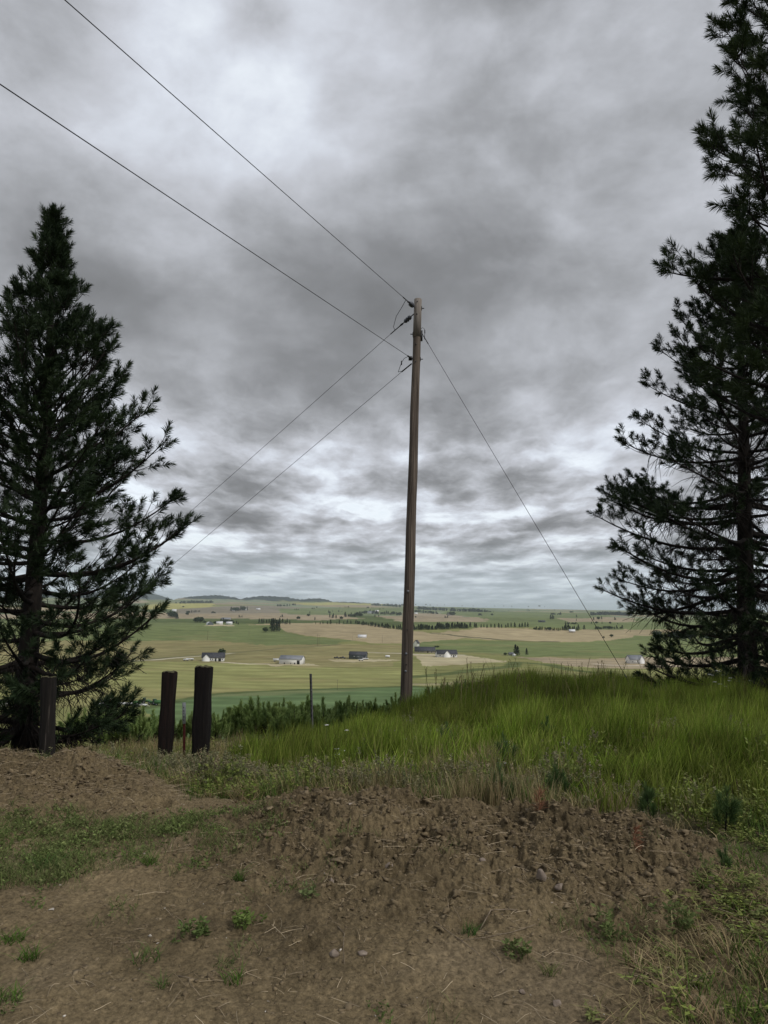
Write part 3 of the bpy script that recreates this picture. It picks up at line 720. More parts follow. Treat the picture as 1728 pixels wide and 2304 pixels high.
def sprig(rng, nst, h, leaf, nleaf, spread=.07, head=False, w=.004, up=.4):
    """leafy stems: V, F, t"""
    V = []; F = []; T = []
    for s in range(nst):
        az = rng.random() * 6.283; tilt = rng.uniform(.05, .45); hh = h * rng.uniform(.6, 1.1)
        d = np.array([math.cos(az) * tilt, math.sin(az) * tilt, 1.0]); d /= np.linalg.norm(d)
        b = np.array([rng.normal(0, spread / 2), rng.normal(0, spread / 2), 0])
        sd = np.array([-math.sin(az), math.cos(az), 0]) * w / 2
        st = len(V); tip = b + d * hh
        V += [b - sd, b + sd, tip + sd * .4, tip - sd * .4]; T += [0, 0, .8, .8]; F.append((st, st + 1, st + 2, st + 3))
        for l in range(nleaf):
            t = rng.uniform(.15, 1) if not head else 1 - abs(rng.normal(0, .12))
            t = min(1, max(.1, t))
            p = b + d * hh * t; la = rng.random() * 6.283
            ld = np.array([math.cos(la), math.sin(la), rng.uniform(up - .4, up + .5)]); ld /= np.linalg.norm(ld)
            ls = np.cross(ld, rng.normal(size=3)); ls /= np.linalg.norm(ls) + 1e-9
            ll = leaf * rng.uniform(.6, 1.2); lw = ll * .22
            st = len(V)
            V += [p, p + ld * ll * .5 + ls * lw, p + ld * ll, p + ld * ll * .5 - ls * lw]; T += [t, t, min(1, t + .15), t]; F.append((st, st + 1, st + 2, st + 3))
    return np.array(V), np.array(F), np.array(T)
def scatter(name, temps, pos, scale, rot, tints, mat, label, cat, rng, tip=1.25, root=.55, hs=None):
    VV = []; FF = []; CC = []; off = 0
    which = rng.integers(0, len(temps), len(pos))
    for k, (V, F, T) in enumerate(temps):
        idx = np.nonzero(which == k)[0]
        if not len(idx): continue
        c, s = np.cos(rot[idx]), np.sin(rot[idx])
        x = V[None, :, 0] * c[:, None] - V[None, :, 1] * s[:, None]; y = V[None, :, 0] * s[:, None] + V[None, :, 1] * c[:, None]; z = np.broadcast_to(V[None, :, 2], x.shape)
        P = np.stack([x, y, z], -1) * scale[idx][:, None, None]
        if hs is not None: P[..., 2] *= hs[idx][:, None]
        P = P + pos[idx][:, None]
        VV.append(P.reshape(-1, 3)); nv = len(V)
        FF.append((F[None] + (np.arange(len(idx)) * nv)[:, None, None] + off).reshape(-1, F.shape[1])); off += nv * len(idx)
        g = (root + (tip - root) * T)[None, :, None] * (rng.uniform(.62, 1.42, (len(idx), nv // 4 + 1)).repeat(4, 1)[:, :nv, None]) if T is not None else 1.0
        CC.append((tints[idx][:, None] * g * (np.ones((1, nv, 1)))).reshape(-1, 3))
    o = mesh(name, np.concatenate(VV), np.concatenate(FF), MAT[mat], None, attrs={'tint': np.clip(np.concatenate(CC), 0, .6)})
    tag(o, label, cat, None, 'stuff')
    return o

GREEN_POLY = [(-1.9, 10.6), (-1.1, 9.6), (.1, 8.8), (1.0, 8.9), (1.7, 7.9), (2.5, 7.2), (3.3, 6.9), (3.9, 8.0), (4.5, 10.0), (5.6, 10.6), (7.5, 10.8), (14, 11), (14, 19), (5, 18.5), (2, 18), (.9, 17), (.3, 15.2), (-.4, 13.6), (-1.6, 12.4)]
def pts_in(rng, n, x0, x1, y0, y1):
    return rng.uniform(x0, x1, n), rng.uniform(y0, y1, n)
def within_view(x, y, m=1.0): return np.abs(x) < y * .60 + m
def mk(x, y, sink=.01): return np.stack([x, y, H(x, y, True) - sink], 1)
def mixcol(rng, n, *cols):
    w = rng.dirichlet([.6] * len(cols), n); return w @ np.array(cols)

def LH(x, y):
    """how rank the growth is: low on the near bank and in the hollow to the left"""
    clump = .72 + 1.5 * np.clip(fbm(x, y, 1.5, 3, 99), -.25, .5) + .55 * np.exp(-((x + 1.05) / .45) ** 2 - ((y - 6.35) / .35) ** 2) + .35 * np.exp(-((x + 2.1) / .4) ** 2 - ((y - 7.4) / .35) ** 2)
    return clump * (1 - .22 * sm(.6, -1.2, x) * sm(11, 9, y)) * (1 - .5 * sm(5.6, 4.6, y))
def meadow():
    rng = np.random.default_rng(3)
    # 1 tall green grass over the knoll
    x, y = pts_in(rng, 50000, -2.2, 12.5, 5.6, 18.6)
    wxx = x + .5 * fbm(x, y, .8, 3, 81); wyy = y + .6 * fbm(x, y, .8, 3, 82)
    loose = in_poly(wxx, wyy + 2.3 * rng.random(len(x)) ** 1.8, GREEN_POLY) | in_poly(wxx, wyy, GREEN_POLY)
    keep = loose & within_view(x, y, .8); x, y = x[keep], y[keep]
    d = fbm(x, y, .45, 3, 83)
    thin = rng.random(len(x)) < np.clip(.70 + .5 * d + .3 * sm(9, 12, y), .2, 1); x, y, d = x[thin], y[thin], d[thin]
    T = [blades(rng, 11, .50, .10, .0095, .42, 3, .3, (.12, -.02)) for _ in range(12)]
    base = mixcol(rng, len(x), (.13, .22, .018), (.18, .26, .026), (.09, .17, .022), (.21, .25, .050), (.24, .21, .08))
    base = base * (1 + .5 * fbm(x, y, 1.6, 3, 84)[:, None] + .3 * fbm(x, y, 5, 2, 89)[:, None])
    base = base * (1 - .45 * np.exp(-((x - 3.2) / 1.6) ** 2 - ((y - 12.8) / 1.3) ** 2)[:, None]) * (1 + .8 * np.clip(fbm(x, y, .5, 3, 79), -.5, .5)[:, None])
    yel = sm(-.1, .45, fbm(x, y, .55, 2, 85))[:, None] * .45
    base = base * (1 - yel) + np.array((.12, .13, .03)) * yel
    hgt = (.80 + .6 * d + .8 * fbm(x, y, 1.3, 2, 80)) * (1 - .25 * sm(9, 6.5, y)) + .28 * np.exp(-((x - 2.9) / 1.2) ** 2 - ((y - 13.5) / 2.5) ** 2)
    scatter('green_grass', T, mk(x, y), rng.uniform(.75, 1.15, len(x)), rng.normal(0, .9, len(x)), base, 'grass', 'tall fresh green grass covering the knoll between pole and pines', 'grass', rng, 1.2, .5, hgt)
    # 2 dry tan grass among the weeds
    def mix_sites(n, seed):
        r2 = np.random.default_rng(seed)
        x = r2.uniform(-13, 11, n); y = 2.6 + 18.5 * r2.random(n) ** 1.15
        keep = within_view(x, y, .8) & (bare(x, y) < .45 + .3 * r2.random(n))
        x, y = x[keep], y[keep]
        xb = r2.uniform(.6, 4.5, n // 11); yb = r2.uniform(2.6, 5.6, n // 11)      # the weedy bank at the lower right
        kb = in_poly(xb + .3 * fbm(xb, yb, 1.2, 3, 24), yb, [(.65, 2.3), (.85, 2.9), (1.25, 3.6), (1.8, 4.2), (2.2, 5.0), (2.6, 5.7), (4.8, 5.7), (4.8, 2.4)]) & (bare(xb, yb) > .4) & (r2.random(len(xb)) < .75) & within_view(xb, yb, .5)
        x = np.concatenate([x, xb[kb]]); y = np.concatenate([y, yb[kb]])
        ing = in_poly(x + .5 * fbm(x, y, .8, 3, 81), y + .6 * fbm(x, y, .8, 3, 82), GREEN_POLY)
        return x, y, ing, r2
    x, y, ing, r2 = mix_sites(60000, 7)
    dry = fbm(x, y, .6, 3, 86) + .22 * np.exp(-((x + 1.0) / 1.6) ** 2 - ((y - 6.6) / .8) ** 2) + .3 * np.exp(-((x + 4) / 2.5) ** 2 - ((y - 11) / 3) ** 2) + .25 * sm(11, 14, y) * sm(0, -2, x)
    keep = (~ing & (r2.random(len(x)) < np.clip(.55 + 1.2 * dry, .08, 1) * (1 - .45 * sm(1.2, 3.0, x) * (y < 8)))) | (ing & (r2.random(len(x)) < .12 + .5 * sm(.0, .3, fbm(x, y, .8, 3, 97))))
    x, y, dry = x[keep], y[keep], dry[keep]
    T = [blades(rng, 14, .29, .10, .0052, .55, 3, .4, (.05, 0)) for _ in range(8)]
    base = mixcol(rng, len(x), (.25, .20, .105), (.32, .25, .15), (.19, .17, .07), (.15, .17, .055), (.26, .17, .10))
    hgt = np.clip(.75 + .55 * dry, .35, 1.5) * LH(x, y)
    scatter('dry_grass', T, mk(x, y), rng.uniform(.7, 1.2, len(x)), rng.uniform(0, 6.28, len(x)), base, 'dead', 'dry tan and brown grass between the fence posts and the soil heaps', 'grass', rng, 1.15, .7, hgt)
    # 3 olive and grey-green leafy weeds
    x, y, ing, r2 = mix_sites(52000, 9)
    lush = fbm(x, y, .8, 3, 87) + .5 * np.exp(-((x + 1.1) / .8) ** 2 - ((y - 6.6) / .6) ** 2) + .15 * sm(2, 3, x)
    keep = (~ing & (r2.random(len(x)) < np.clip(.18 + 1.4 * lush, .01, .85))) | (ing & (r2.random(len(x)) < .10 + .5 * sm(.05, .3, fbm(x, y, .6, 2, 98))))
    x, y, lush, ing = x[keep], y[keep], lush[keep], ing[keep]
    T = [sprig(rng, 5, .23, .038, 11, .10) for _ in range(8)] + [sprig(rng, 5, .26, .030, 14, .10) for _ in range(4)]
    base = mixcol(rng, len(x), (.13, .165, .035), (.17, .205, .052), (.085, .13, .026), (.19, .19, .065), (.14, .15, .065))
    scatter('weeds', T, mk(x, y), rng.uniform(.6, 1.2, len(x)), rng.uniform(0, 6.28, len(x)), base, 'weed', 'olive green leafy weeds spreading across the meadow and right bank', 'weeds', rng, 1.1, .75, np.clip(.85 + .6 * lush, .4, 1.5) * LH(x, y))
    # 4 mid green rank grass low in the hollow
    x, y, ing, r2 = mix_sites(26000, 12)
    g = .12 + fbm(x, y, .7, 3, 88) + .3 * np.exp(-((x + 1.2) / 2.2) ** 2 - ((y - 9.5) / 1.8) ** 2)
    keep = (~ing) & (r2.random(len(x)) < np.clip(.2 + 1.4 * g, .0, .9)); x, y, g = x[keep], y[keep], g[keep]
    T = [blades(rng, 11, .30, .10, .0065, .5, 3, .35) for _ in range(8)]
    base = mixcol(rng, len(x), (.09, .155, .028), (.12, .18, .04), (.07, .12, .035))
    scatter('rank_grass', T, mk(x, y), rng.uniform(.7, 1.15, len(x)), rng.uniform(0, 6.28, len(x)), base, 'grass', 'mid green grass clumps growing through the weeds and dry stalks', 'grass', rng, 1.15, .6, LH(x, y))
    # 5 pale silvery seed heads (cheat grass, sage)
    def blob(cx, cy, sx, sy, n, seed):
        r3 = np.random.default_rng(seed); return r3.normal(cx, sx, n), r3.normal(cy, sy, n)
    xs, ys = zip(*[blob(-1.15, 7.2, .6, .22, 300, 1), blob(-3.2, 8.2, .9, .25, 240, 2), blob(-.2, 6.6, .4, .2, 60, 3), blob(-2.6, 10, 1.2, .9, 120, 4), blob(.2, 12.5, 1.0, 1.0, 260, 5), blob(1.2, 6.3, .6, .3, 120, 6), blob(3.2, 9.2, 1.8, 1.3, 240, 7), blob(5.5, 12, 2.2, 1.8, 160, 8)])
    x, y = np.concatenate(xs), np.concatenate(ys)
    T = [sprig(rng, 5, .36, .024, 22, .10, head=True) for _ in range(6)]
    base = mixcol(rng, len(x), (.19, .185, .11), (.14, .15, .08), (.23, .19, .115))
    scatter('seed_grass', T, mk(x, y), rng.uniform(.6, 1.0, len(x)), rng.uniform(0, 6.28, len(x)), base, 'weed', 'pale silvery seed heads nodding over the weeds behind the soil heaps', 'grass', rng, 1.1, .5, .85 * LH(x, y))
    # 6 low green ground cover on the bare soil to the left
    PATCH = [(-3.6, 3.9), (-2.2, 4.15), (-1.6, 4.45), (-.9, 4.5), (-.45, 4.95), (-.9, 5.35), (-1.5, 5.5), (-2.3, 5.65), (-3.0, 5.35), (-3.8, 5.3)]
    x, y = pts_in(rng, 7500, -4, -.2, 3.6, 5.9)
    f = fbm(x, y, 1.1, 4, 91)
    keep = in_poly(x + .35 * f, y + .3 * fbm(x, y, 1.7, 3, 92), PATCH) & (rng.random(len(x)) < np.clip(.38 + 1.5 * f + .25 * sm(-1.2, -2.6, x), 0.03, 1)); x, y = x[keep], y[keep]
    x2, y2 = pts_in(rng, 2600, -3, 3.2, 2.7, 5.0)
    k2 = rng.random(len(x2)) < np.clip(-.25 + 1.3 * fbm(x2, y2, 1.4, 3, 93) + .5 * np.exp(-((x2 + .45) / .3) ** 2 - ((y2 - 4.1) / .5) ** 2) + .5 * np.exp(-((x2 - 1.05) / .35) ** 2 - ((y2 - 3.6) / .3) ** 2) + .5 * np.exp(-((x2 + 1.65) / .25) ** 2 - ((y2 - 3.1) / .35) ** 2), 0, .8)
    x = np.concatenate([x, x2[k2]]); y = np.concatenate([y, y2[k2]])
    T = [sprig(rng, 7, .05, .020, 8, .10, up=.5, w=.002) for _ in range(4)] + [blades(rng, 16, .075, .08, .0030, 1.4, 2, .3) for _ in range(9)]
    base = mixcol(rng, len(x), (.10, .14, .040), (.13, .165, .055), (.08, .115, .035), (.16, .165, .075))
    scatter('ground_cover', T, mk(x, y, .003), rng.uniform(.6, 1.25, len(x)), rng.uniform(0, 6.28, len(x)), base, 'weed', 'short green weeds spreading over the bare soil', 'ground cover', rng, 1.15, .75)
    # 7 straw, roots and twigs lying about
    n = 9500
    x, y = pts_in(rng, n, -6, 4, 2.7, 8.5)
    ok = within_view(x, y, .5) & (bare(x, y) > .2); m_, rg = mounds(x, y)
    ok &= rng.random(n) < .12 + 1.2 * rg * (x < -1.5) + .6 * rg * sm(-.2, .3, fbm(x, y, 1.5, 3, 95)) + .25 * np.exp(-((x - 1.5) / .8) ** 2 - ((y - 3.6) / .6) ** 2)
    x, y = x[ok], y[ok]
    def straw():
        V = []; F = []; T_ = []
        for _ in range(5):
            az = rng.random() * 6.28; L = rng.uniform(.04, .15); p = np.array([rng.normal(0, .06), rng.normal(0, .06), .004]); cv = rng.normal(0, .35)
            st = len(V)
            for s in range(4):
                V += [p + (0, 0, 0), p + np.array([-math.sin(az), math.cos(az), 0]) * .0016 + (0, 0, .001)]; T_ += [.6, .6]
                p = p + np.array([math.cos(az), math.sin(az), rng.uniform(-.08, .14) if s < 2 else -.15]) * L / 3; az += cv / 3
            for s in range(3): F.append((st + 2 * s, st + 2 * s + 1, st + 2 * s + 3, st + 2 * s + 2))
        return np.array(V), np.array(F), np.array(T_)
    T = [straw() for _ in range(8)]
    base = mixcol(rng, len(x), (.26, .21, .14), (.38, .31, .21), (.15, .11, .07))
    scatter('straw', T, mk(x, y, -.003), rng.uniform(.6, 1.3, len(x)), rng.uniform(0, 6.28, len(x)), base, 'dead', 'dry straw, roots and twigs lying on the dug soil', 'straw litter', rng, 1, 1)
    # 8 clods and crumbs of earth
    import bmesh
    def clod(seed):
        bm = bmesh.new(); bmesh.ops.create_icosphere(bm, subdivisions=2 if seed % 3 == 0 else 1, radius=1)
        r4 = random.Random(seed); off = r4.random() * 50
        pl = [(Vector((r4.gauss(0, 1), r4.gauss(0, 1), r4.gauss(0, 1))).normalized(), r4.uniform(.35, .8)) for _ in range(7)]
        for v in bm.verts:
            for n_, d_ in pl:
                k_ = v.co.dot(n_)
                if k_ > d_: v.co -= n_ * (k_ - d_)
        for v in bm.verts:
            a = float(vnoise(np.array([v.co.x * 1.7 + off]), np.array([v.co.y * 1.7 + v.co.z * 2.3]), 3)[0]); v.co *= 1 + .9 * a + r4.uniform(-.34, .30)
            v.co.z *= .72
        bm.verts.ensure_lookup_table()
        V = np.array([v.co[:] for v in bm.verts]) * np.array([r4.uniform(.9, 1.5), r4.uniform(.55, .9), r4.uniform(.6, 1.0)]); F = np.array([[v.index for v in f.verts] for f in bm.faces]); bm.free(); return V, F, None
    T = [clod(k) for k in range(18)]
    n = 330000
    x = rng.uniform(-6.5, 4.2, n); y = 2.6 + 5.6 * rng.random(n) ** 1.1
    m_, rg = mounds(x, y)
    cl = fbm(x, y, 2.2, 3, 96)
    ok = within_view(x, y, .4) & (rng.random(n) < (.34 + .66 * rg) * bare(x, y) * np.clip(.6 + 1.5 * cl, .1, 1.3)); x, y, rg = x[ok], y[ok], rg[ok]
    sz = np.clip(.0033 * np.exp(rng.normal(0.0, .74, len(x))) * (1 + 1.0 * rg), .0022, .034)
    base = mixcol(rng, len(x), (.150, .114, .066), (.085, .063, .038), (.19, .148, .092))
    print('clods', len(x)); z = H(x, y, True) - sz * .12
    scatter('soil_clods', T, np.stack([x, y, z], 1), sz, rng.uniform(0, 6.28, len(x)), base, 'clod', 'brown clods and crumbs of earth strewn over the heaps', 'soil clods', rng)
    # pale pebbles
    n = 900; x = rng.uniform(-4, 3.5, n); y = 2.6 + 4.8 * rng.random(n); ok = within_view(x, y, .3) & (rng.random(n) < bare(x, y) * .5); x, y = x[ok], y[ok]
    sz = np.clip(.0045 * np.exp(rng.normal(0, .5, len(x))), .002, .016)
    scatter('pebbles', T, np.stack([x, y, H(x, y, True) + sz * .3], 1), sz, rng.uniform(0, 6.28, len(x)), mixcol(rng, len(x), (.36, .31, .25), (.48, .45, .40), (.24, .2, .16)), 'clod', 'small pale pebbles dotted over the bare soil', 'pebbles', rng)
    # 9 thin seeding grass stalks standing above the crest
    x, y = pts_in(rng, 900, .8, 4.6, 10.5, 15.5); f = rng.random(len(x)) < .09; x, y = x[f], y[f]
    def stalk():
        V = []; F = []; T_ = []
        for _ in range(2):
            hh = rng.uniform(.65, .98); az = rng.random() * 6.28; ln = rng.uniform(.05, .22); bx, by = rng.normal(0, .05), rng.normal(0, .05); w = .0028
            P = lambda t: np.array([bx + math.cos(az) * ln * t * t, by + math.sin(az) * ln * t * t, hh * t])
            st = len(V)
            for s in range(5):
                p = P(s / 4); V += [p - (w, 0, 0), p + (w, 0, 0)]; T_ += [s / 4] * 2
            for s in range(4): F.append((st + 2 * s, st + 2 * s + 1, st + 2 * s + 3, st + 2 * s + 2))
            for l in range(16):
                t = rng.uniform(.76, 1.0); p = P(t); la = rng.random() * 6.28; d = np.array([math.cos(la) * .6, math.sin(la) * .6, .8]) * rng.uniform(.02, .045)
                st = len(V); V += [p, p + d * .5 + (.0035, 0, 0), p + d, p + d * .5 - (.0035, 0, 0)]; T_ += [1] * 4; F.append((st, st + 1, st + 2, st + 3))
        return np.array(V), np.array(F), np.array(T_)
    scatter('grass_stalks', [stalk() for _ in range(6)], mk(x, y), rng.uniform(.8, 1.1, len(x)), rng.uniform(0, 6.28, len(x)), mixcol(rng, len(x), (.09, .10, .035), (.16, .13, .07)), 'weed', 'thin seeding grass stalks standing above the grassy crest', 'grass', rng, 1.1, .8)
meadow()

# ------------------------------------------------------------------ utility pole, wires, posts
PB = at(912, 1580, 17.0); PB[2] = float(H(PB[0], PB[1], False)) - .1
PT = at(940.5, 674, 17.05)
pole = empty('utility_pole', tuple(PB)); PBv = Vector(PB); axis = Vector(PT) - PBv; PLEN = axis.length; axd = axis.normalized()
def pp(h): return axd * h                       # local point on the pole's axis
def prad(h): return .143 - .052 * h / PLEN
mb = MB(); mb.tube([pp(-.5)] + [pp(PLEN * k / 14) + Vector((.006 * math.sin(k * 1.7), 0, 0)) for k in range(14)] + [pp(PLEN - .02)], [.146] + [prad(PLEN * k / 14) + .002 * math.sin(k * 2.6) for k in range(14)] + [prad(PLEN)], 20)
mb.build('shaft', MAT['pole'], pole, smooth=False)
mb = MB(); mb.tube([pp(PLEN - 1.0), pp(PLEN - .4), pp(PLEN), pp(PLEN + .012)], [prad(PLEN) + .012, prad(PLEN) + .006, prad(PLEN) + .005, prad(PLEN) - .012], 20)
mb.build('weathered_top', MAT['pole_end'], pole)
tag(pole, 'tall weathered brown wooden utility pole standing in the grass', 'utility pole')
def onpole(px, py):
    """point on the pole (local) at a height seen in the photo"""
    lo, hi = 0.0, PLEN
    for _ in range(40):
        m = (lo + hi) / 2; w = PBv + pp(m); v = CAM3.T @ (np.array(w) - EYE); y = CY - FPX * v[1] / (-v[2])
        if y > py: lo = m
        else: hi = m
    return lo
# directions of the four conductors and the guy
def dir_vp(px, py, s=1): return Vector(ray(px, py)) * s
BACK = -Vector(ray(1495, 1193))                 # towards the camera's left shoulder
DOWN = Vector(CAM3 @ np.array([(-1500 - CX) / FPX, -(2800 - CY) / FPX, -1.0])).normalized()
def gadget_insulator(mbp, mbs, p, d):
    """polymer dead-end bell between two shackles"""
    mbs.tube([p, p + d * .16], .014, 6)
    mbp.tube([p + d * .10, p + d * .12, p + d * .17, p + d * .175, p + d * .205, p + d * .21, p + d * .24, p + d * .245, p + d * .275, p + d * .28, p + d * .33], [.02, .05, .062, .045, .045, .062, .062, .045, .045, .062, .03], 14)
    mbs.tube([p + d * .14, p + d * .52], .010, 6)
    a = d.cross(Vector((0, 0, 1))).normalized()
    for s in (-1, 1): mbs.tube([p + d * .34, p + d * .42 + a * .03 * s, p + d * .52], .008, 5)
    mbs.tube([p + d * .50, p + d * .82], .013, 6)
def wire(name, a, b, sag, r, label, n=40):
    pts = []
    for i in range(n + 1):
        t = i / n; q = a.lerp(b, t); q.z -= sag * 4 * t * (1 - t); pts.append(q)
    m = MB(); m.tube([p - a for p in pts], r, 6); o = m.build(name, MAT['wire']); o.location = a
    tag(o, label, 'overhead wire', None); return pts
h1, h2, h3, h4 = onpole(0, 692), onpole(0, 706), onpole(0, 808), onpole(0, 818)
hg = onpole(0, 752)
left = Vector((-1, -.25, 0)).normalized(); leftf = Vector((-1, .1, 0)).normalized()
attach = [(pp(h1) + left * .09, BACK), (pp(h2) + leftf * .09, DOWN)]
for k, (p, d) in enumerate(attach):
    a = MB(); b = MB(); gadget_insulator(a, b, p, d)
    ins = a.build('insulator', MAT['porcelain'], pole, smooth=False)
    b.build('shackle', MAT['steel'], ins)
ends = [p + d * .8 for p, d in attach]
mb = MB(); p0 = attach[0][0] + BACK * .62; p1 = attach[1][0] + DOWN * .66
mb.tube([p0, p0.lerp(p1, .2) + Vector((-.05, 0, -.04)), p0.lerp(p1, .5) + Vector((-.10, 0, -.02)), p0.lerp(p1, .85) + Vector((-.08, 0, -.03)), p1], .007, 5)
mb.build('jumper_wire', MAT['wire'], pole)
n3, n4 = pp(h3) + left * .11, pp(h4) + leftf * .11
mb = MB()
mb.tube([n3 + Vector((.09, 0, -.03)), n3 + Vector((-.06, -.02, .03))], .022, 6); mb.tube([n3, n3 + BACK * .30], .020, 6); mb.tube([n4, n4 + DOWN * .34], .017, 6)
mb.box(n3 + Vector((-.04, -.02, 0)), (.09, .07, .09))
mb.build('dead_end_clamp', MAT['steel'], pole)
mb = MB(); c0 = n3 + BACK * .26; c1 = n4 + DOWN * .30
mb.tube([c0, c0 + Vector((-.10, 0, -.05)), c0 + Vector((-.17, 0, -.16)), c0.lerp(c1, .9) + Vector((-.13, 0, -.07)), c1], .007, 5); mb.tube([c0 + Vector((-.168, 0, -.12)), c0 + Vector((-.172, 0, -.22))], .018, 6)
mb.build('jumper_wire', MAT['wire'], pole)
mb = MB()
for hh, sx in ((hg, -1), (h1 - .02, 1), (h3, 1)):
    mb = MB(); q = pp(hh); mb.tube([q + Vector((sx * (prad(hh) - .01), 0, 0)), q + Vector((sx * (prad(hh) + .07), 0, 0))], .012, 6); mb.box(q + Vector((sx * (prad(hh) + .008), 0, 0)), (.012, .08, .09)); mb.build('through_bolt', MAT['steel'], pole)
for hh in (h1 + .12, h2 - .05, hg - .3, h3 - .1, 1.3, 2.1):
    mb = MB(); q = pp(hh); mb.tube([q + Vector((-.02, -prad(hh) + .008, 0)), q + Vector((-.02, -prad(hh) - .018, 0))], .016, 6); mb.build('bolt_head', MAT['steel'], pole)
ga = pp(hg) + Vector((prad(hg) + .05, .02, 0))
mb = MB(); mb.box(pp(hg) + Vector((prad(hg) + .02, 0, -.04)), (.05, .07, .26)); mb.tube([pp(hg) + Vector((prad(hg), 0, 0)), ga], .022, 6)
mb.build('guy_hook', MAT['steel'], pole)
mb = MB(); q = pp(hg) + Vector((prad(hg), -.02, .12)); mb.tube([q, q + Vector((.04, 0, .05)), q + Vector((.09, 0, .01)), q + Vector((.10, 0, -.10)), q + Vector((.09, 0, -.26))], .006, 5); mb.tube([q + Vector((.10, 0, -.02)), q + Vector((.10, 0, -.10))], .014, 6)
mb.build('bonding_wire', MAT['wire'], pole)
mb = MB()
for hh in (1.15, 1.55, 3.0):
    q = pp(hh) + Vector((-.03, -prad(hh) - .002, 0)); mb = MB(); mb.tube([q, q + Vector((0, -.006, 0))], .028, 12); mb.build('metal_tag', MAT['grey_roof'], pole)
W = lambda p: PBv + p
wire('overhead_wire', W(ends[0]), W(ends[0]) + BACK * 46, .07, .0062, 'upper wire from the pole top crossing to the top left of the sky')
wire('overhead_wire', W(n3 + BACK * .3), W(n3 + BACK * .3) + BACK * 46, .07, .0062, 'second sky-crossing wire, fixed lower on the pole, leaving at the left edge')
wire('overhead_wire', W(ends[1]), W(ends[1]) + DOWN * 60, .35, .0055, 'wire falling from the upper insulator down behind the left pine')
wire('overhead_wire', W(n4 + DOWN * .3), W(n4 + DOWN * .3) + DOWN * 60, .35, .0055, 'lower falling wire from the small clamp down behind the left pine')
gp = at(1408, 1522, 15.2); gz = float(H(gp[0], gp[1], False)); g1 = Vector((gp[0], gp[1], gz - .05)); gs = W(ga)
dirg = (Vector(at(1408, 1522, 15.2)) - gs)
gend = gs + dirg * 1.07
m = MB(); m.tube([Vector((0, 0, 0)), gend - gs], .006, 6); m.tube([(gend - gs) * .93, gend - gs], .013, 6); m.tube([(gend - gs) * .004, (gend - gs) * .03], .012, 6)
o = m.build('guy_wire', MAT['wire']); o.location = gs; tag(o, 'straight steel guy wire from pole to the ground at its right', 'guy wire')

def post(name, pxb, pyb, Y, pxt, pyt, w, d, mat, label, cat, seed, moss=False, taper=0.0, round_=False):
    p = at(pxb, pyb, Y); g = float(H(p[0], p[1], False)); t = at(pxt, pyt, Y)
    base = Vector((p[0], p[1], g)); top = Vector(t) - base
    rd = random.Random(seed); root = empty(name, base)
    n = 22; m = MB(); V = []; F = []
    rot = rd.uniform(-.35, .35)
    for k in range(n + 1):
        h = -.25 + (top.z + .25) * k / n; f = h / top.z
        cx, cy = top.x * f, top.y * f
        K = 28
        for j in range(K):
            a = 2 * math.pi * j / K
            e = 2.0 if round_ else 5.0
            rr = 1 / ((abs(math.cos(a)) ** e + abs(math.sin(a)) ** e) ** (1 / e))
            gr = .045 * math.sin(j * 2.7 + seed) + .03 * math.sin(j * 5.1) + .03 * math.sin(k * .9 + j)    # long drying cracks
            wob = 1 + gr * .6 + .04 * math.sin(k * .55 + seed) + rd.uniform(-.012, .012)
            if f > .9 and j in (0, 1, 2, 26, 27): wob -= .12 * rd.random()
            x, y = rr * math.cos(a) * w / 2 * wob * (1 - taper * f), rr * math.sin(a) * d / 2 * wob * (1 - taper * f)
            x, y = x * math.cos(rot * .4) - y * math.sin(rot * .4), x * math.sin(rot * .4) + y * math.cos(rot * .4)
            zz = h + (rd.uniform(-.012, .01) if k == n else 0)
            V.append((cx + x, cy + y, zz))
    for k in range(n):
        for j in range(K): F.append((k * K + j, k * K + (j + 1) % K, (k + 1) * K + (j + 1) % K, (k + 1) * K + j))
    m.add(V, F)
    V2 = V[n * K:]; c = len(V2); m.add(V2 + [(top.x, top.y, top.z - .008)], [(j, (j + 1) % K, c) for j in range(K)])
    m.build('shaft', MAT[mat], root)
    mm = MB(); mm.add([(x * .94 + top.x * .06, y * .94 + top.y * .06, z + .006) for x, y, z in V2] + [(top.x, top.y, top.z + .004)], [(j, (j + 1) % K, c) for j in range(K)])
    mm.build('cut_top', MAT['moss'], root)
    tag(root, label, cat)
    return root
post('fence_post', 107, 1700, 9.6, 110, 1524, .19, .19, 'tie_grey', 'rough grey weathered fence post in front of the left pine trunk', 'fence post', 3, round_=True)
post('fence_post', 371, 1690, 10.0, 382, 1512, .175, .17, 'tie_red', 'reddish brown timber post, the shorter of the pair beside the marker stake', 'fence post', 8, taper=-.04)
post('fence_post', 451, 1695, 9.8, 459, 1500, .215, .2, 'tie', 'black creosoted railway tie post, the tallest and thickest post', 'fence post', 14)
# marker stake
p = at(417, 1700, 10.1); g = float(H(p[0], p[1], False)); t = Vector(at(414, 1581, 10.1)); mid = Vector(at(414.5, 1628, 10.1)); base = Vector((p[0], p[1], g))
root = empty('marker_stake', base)
mb = MB(); mb.tube([Vector((0, 0, -.2)), mid - base], [.017, .018], 8); mb.build('stake', MAT['stake_red'], root)
mb = MB(); mb.tube([mid - base, t - base], [.024, .024], 10); wh = mb.build('white_sleeve', MAT['stake_white'], root)
for f, w_ in ((.18, .012), (.34, .016), (.5, .010), (.62, .016), (.78, .012)):
    q = (mid - base).lerp(t - base, f); mb = MB(); mb.box(q + Vector((.002, -.0245, 0)), (w_, .004, .018)); mb.build('printed_mark', MAT['mark'], wh)
tag(root, 'thin red and white marker stake between two dark timber posts', 'marker stake')
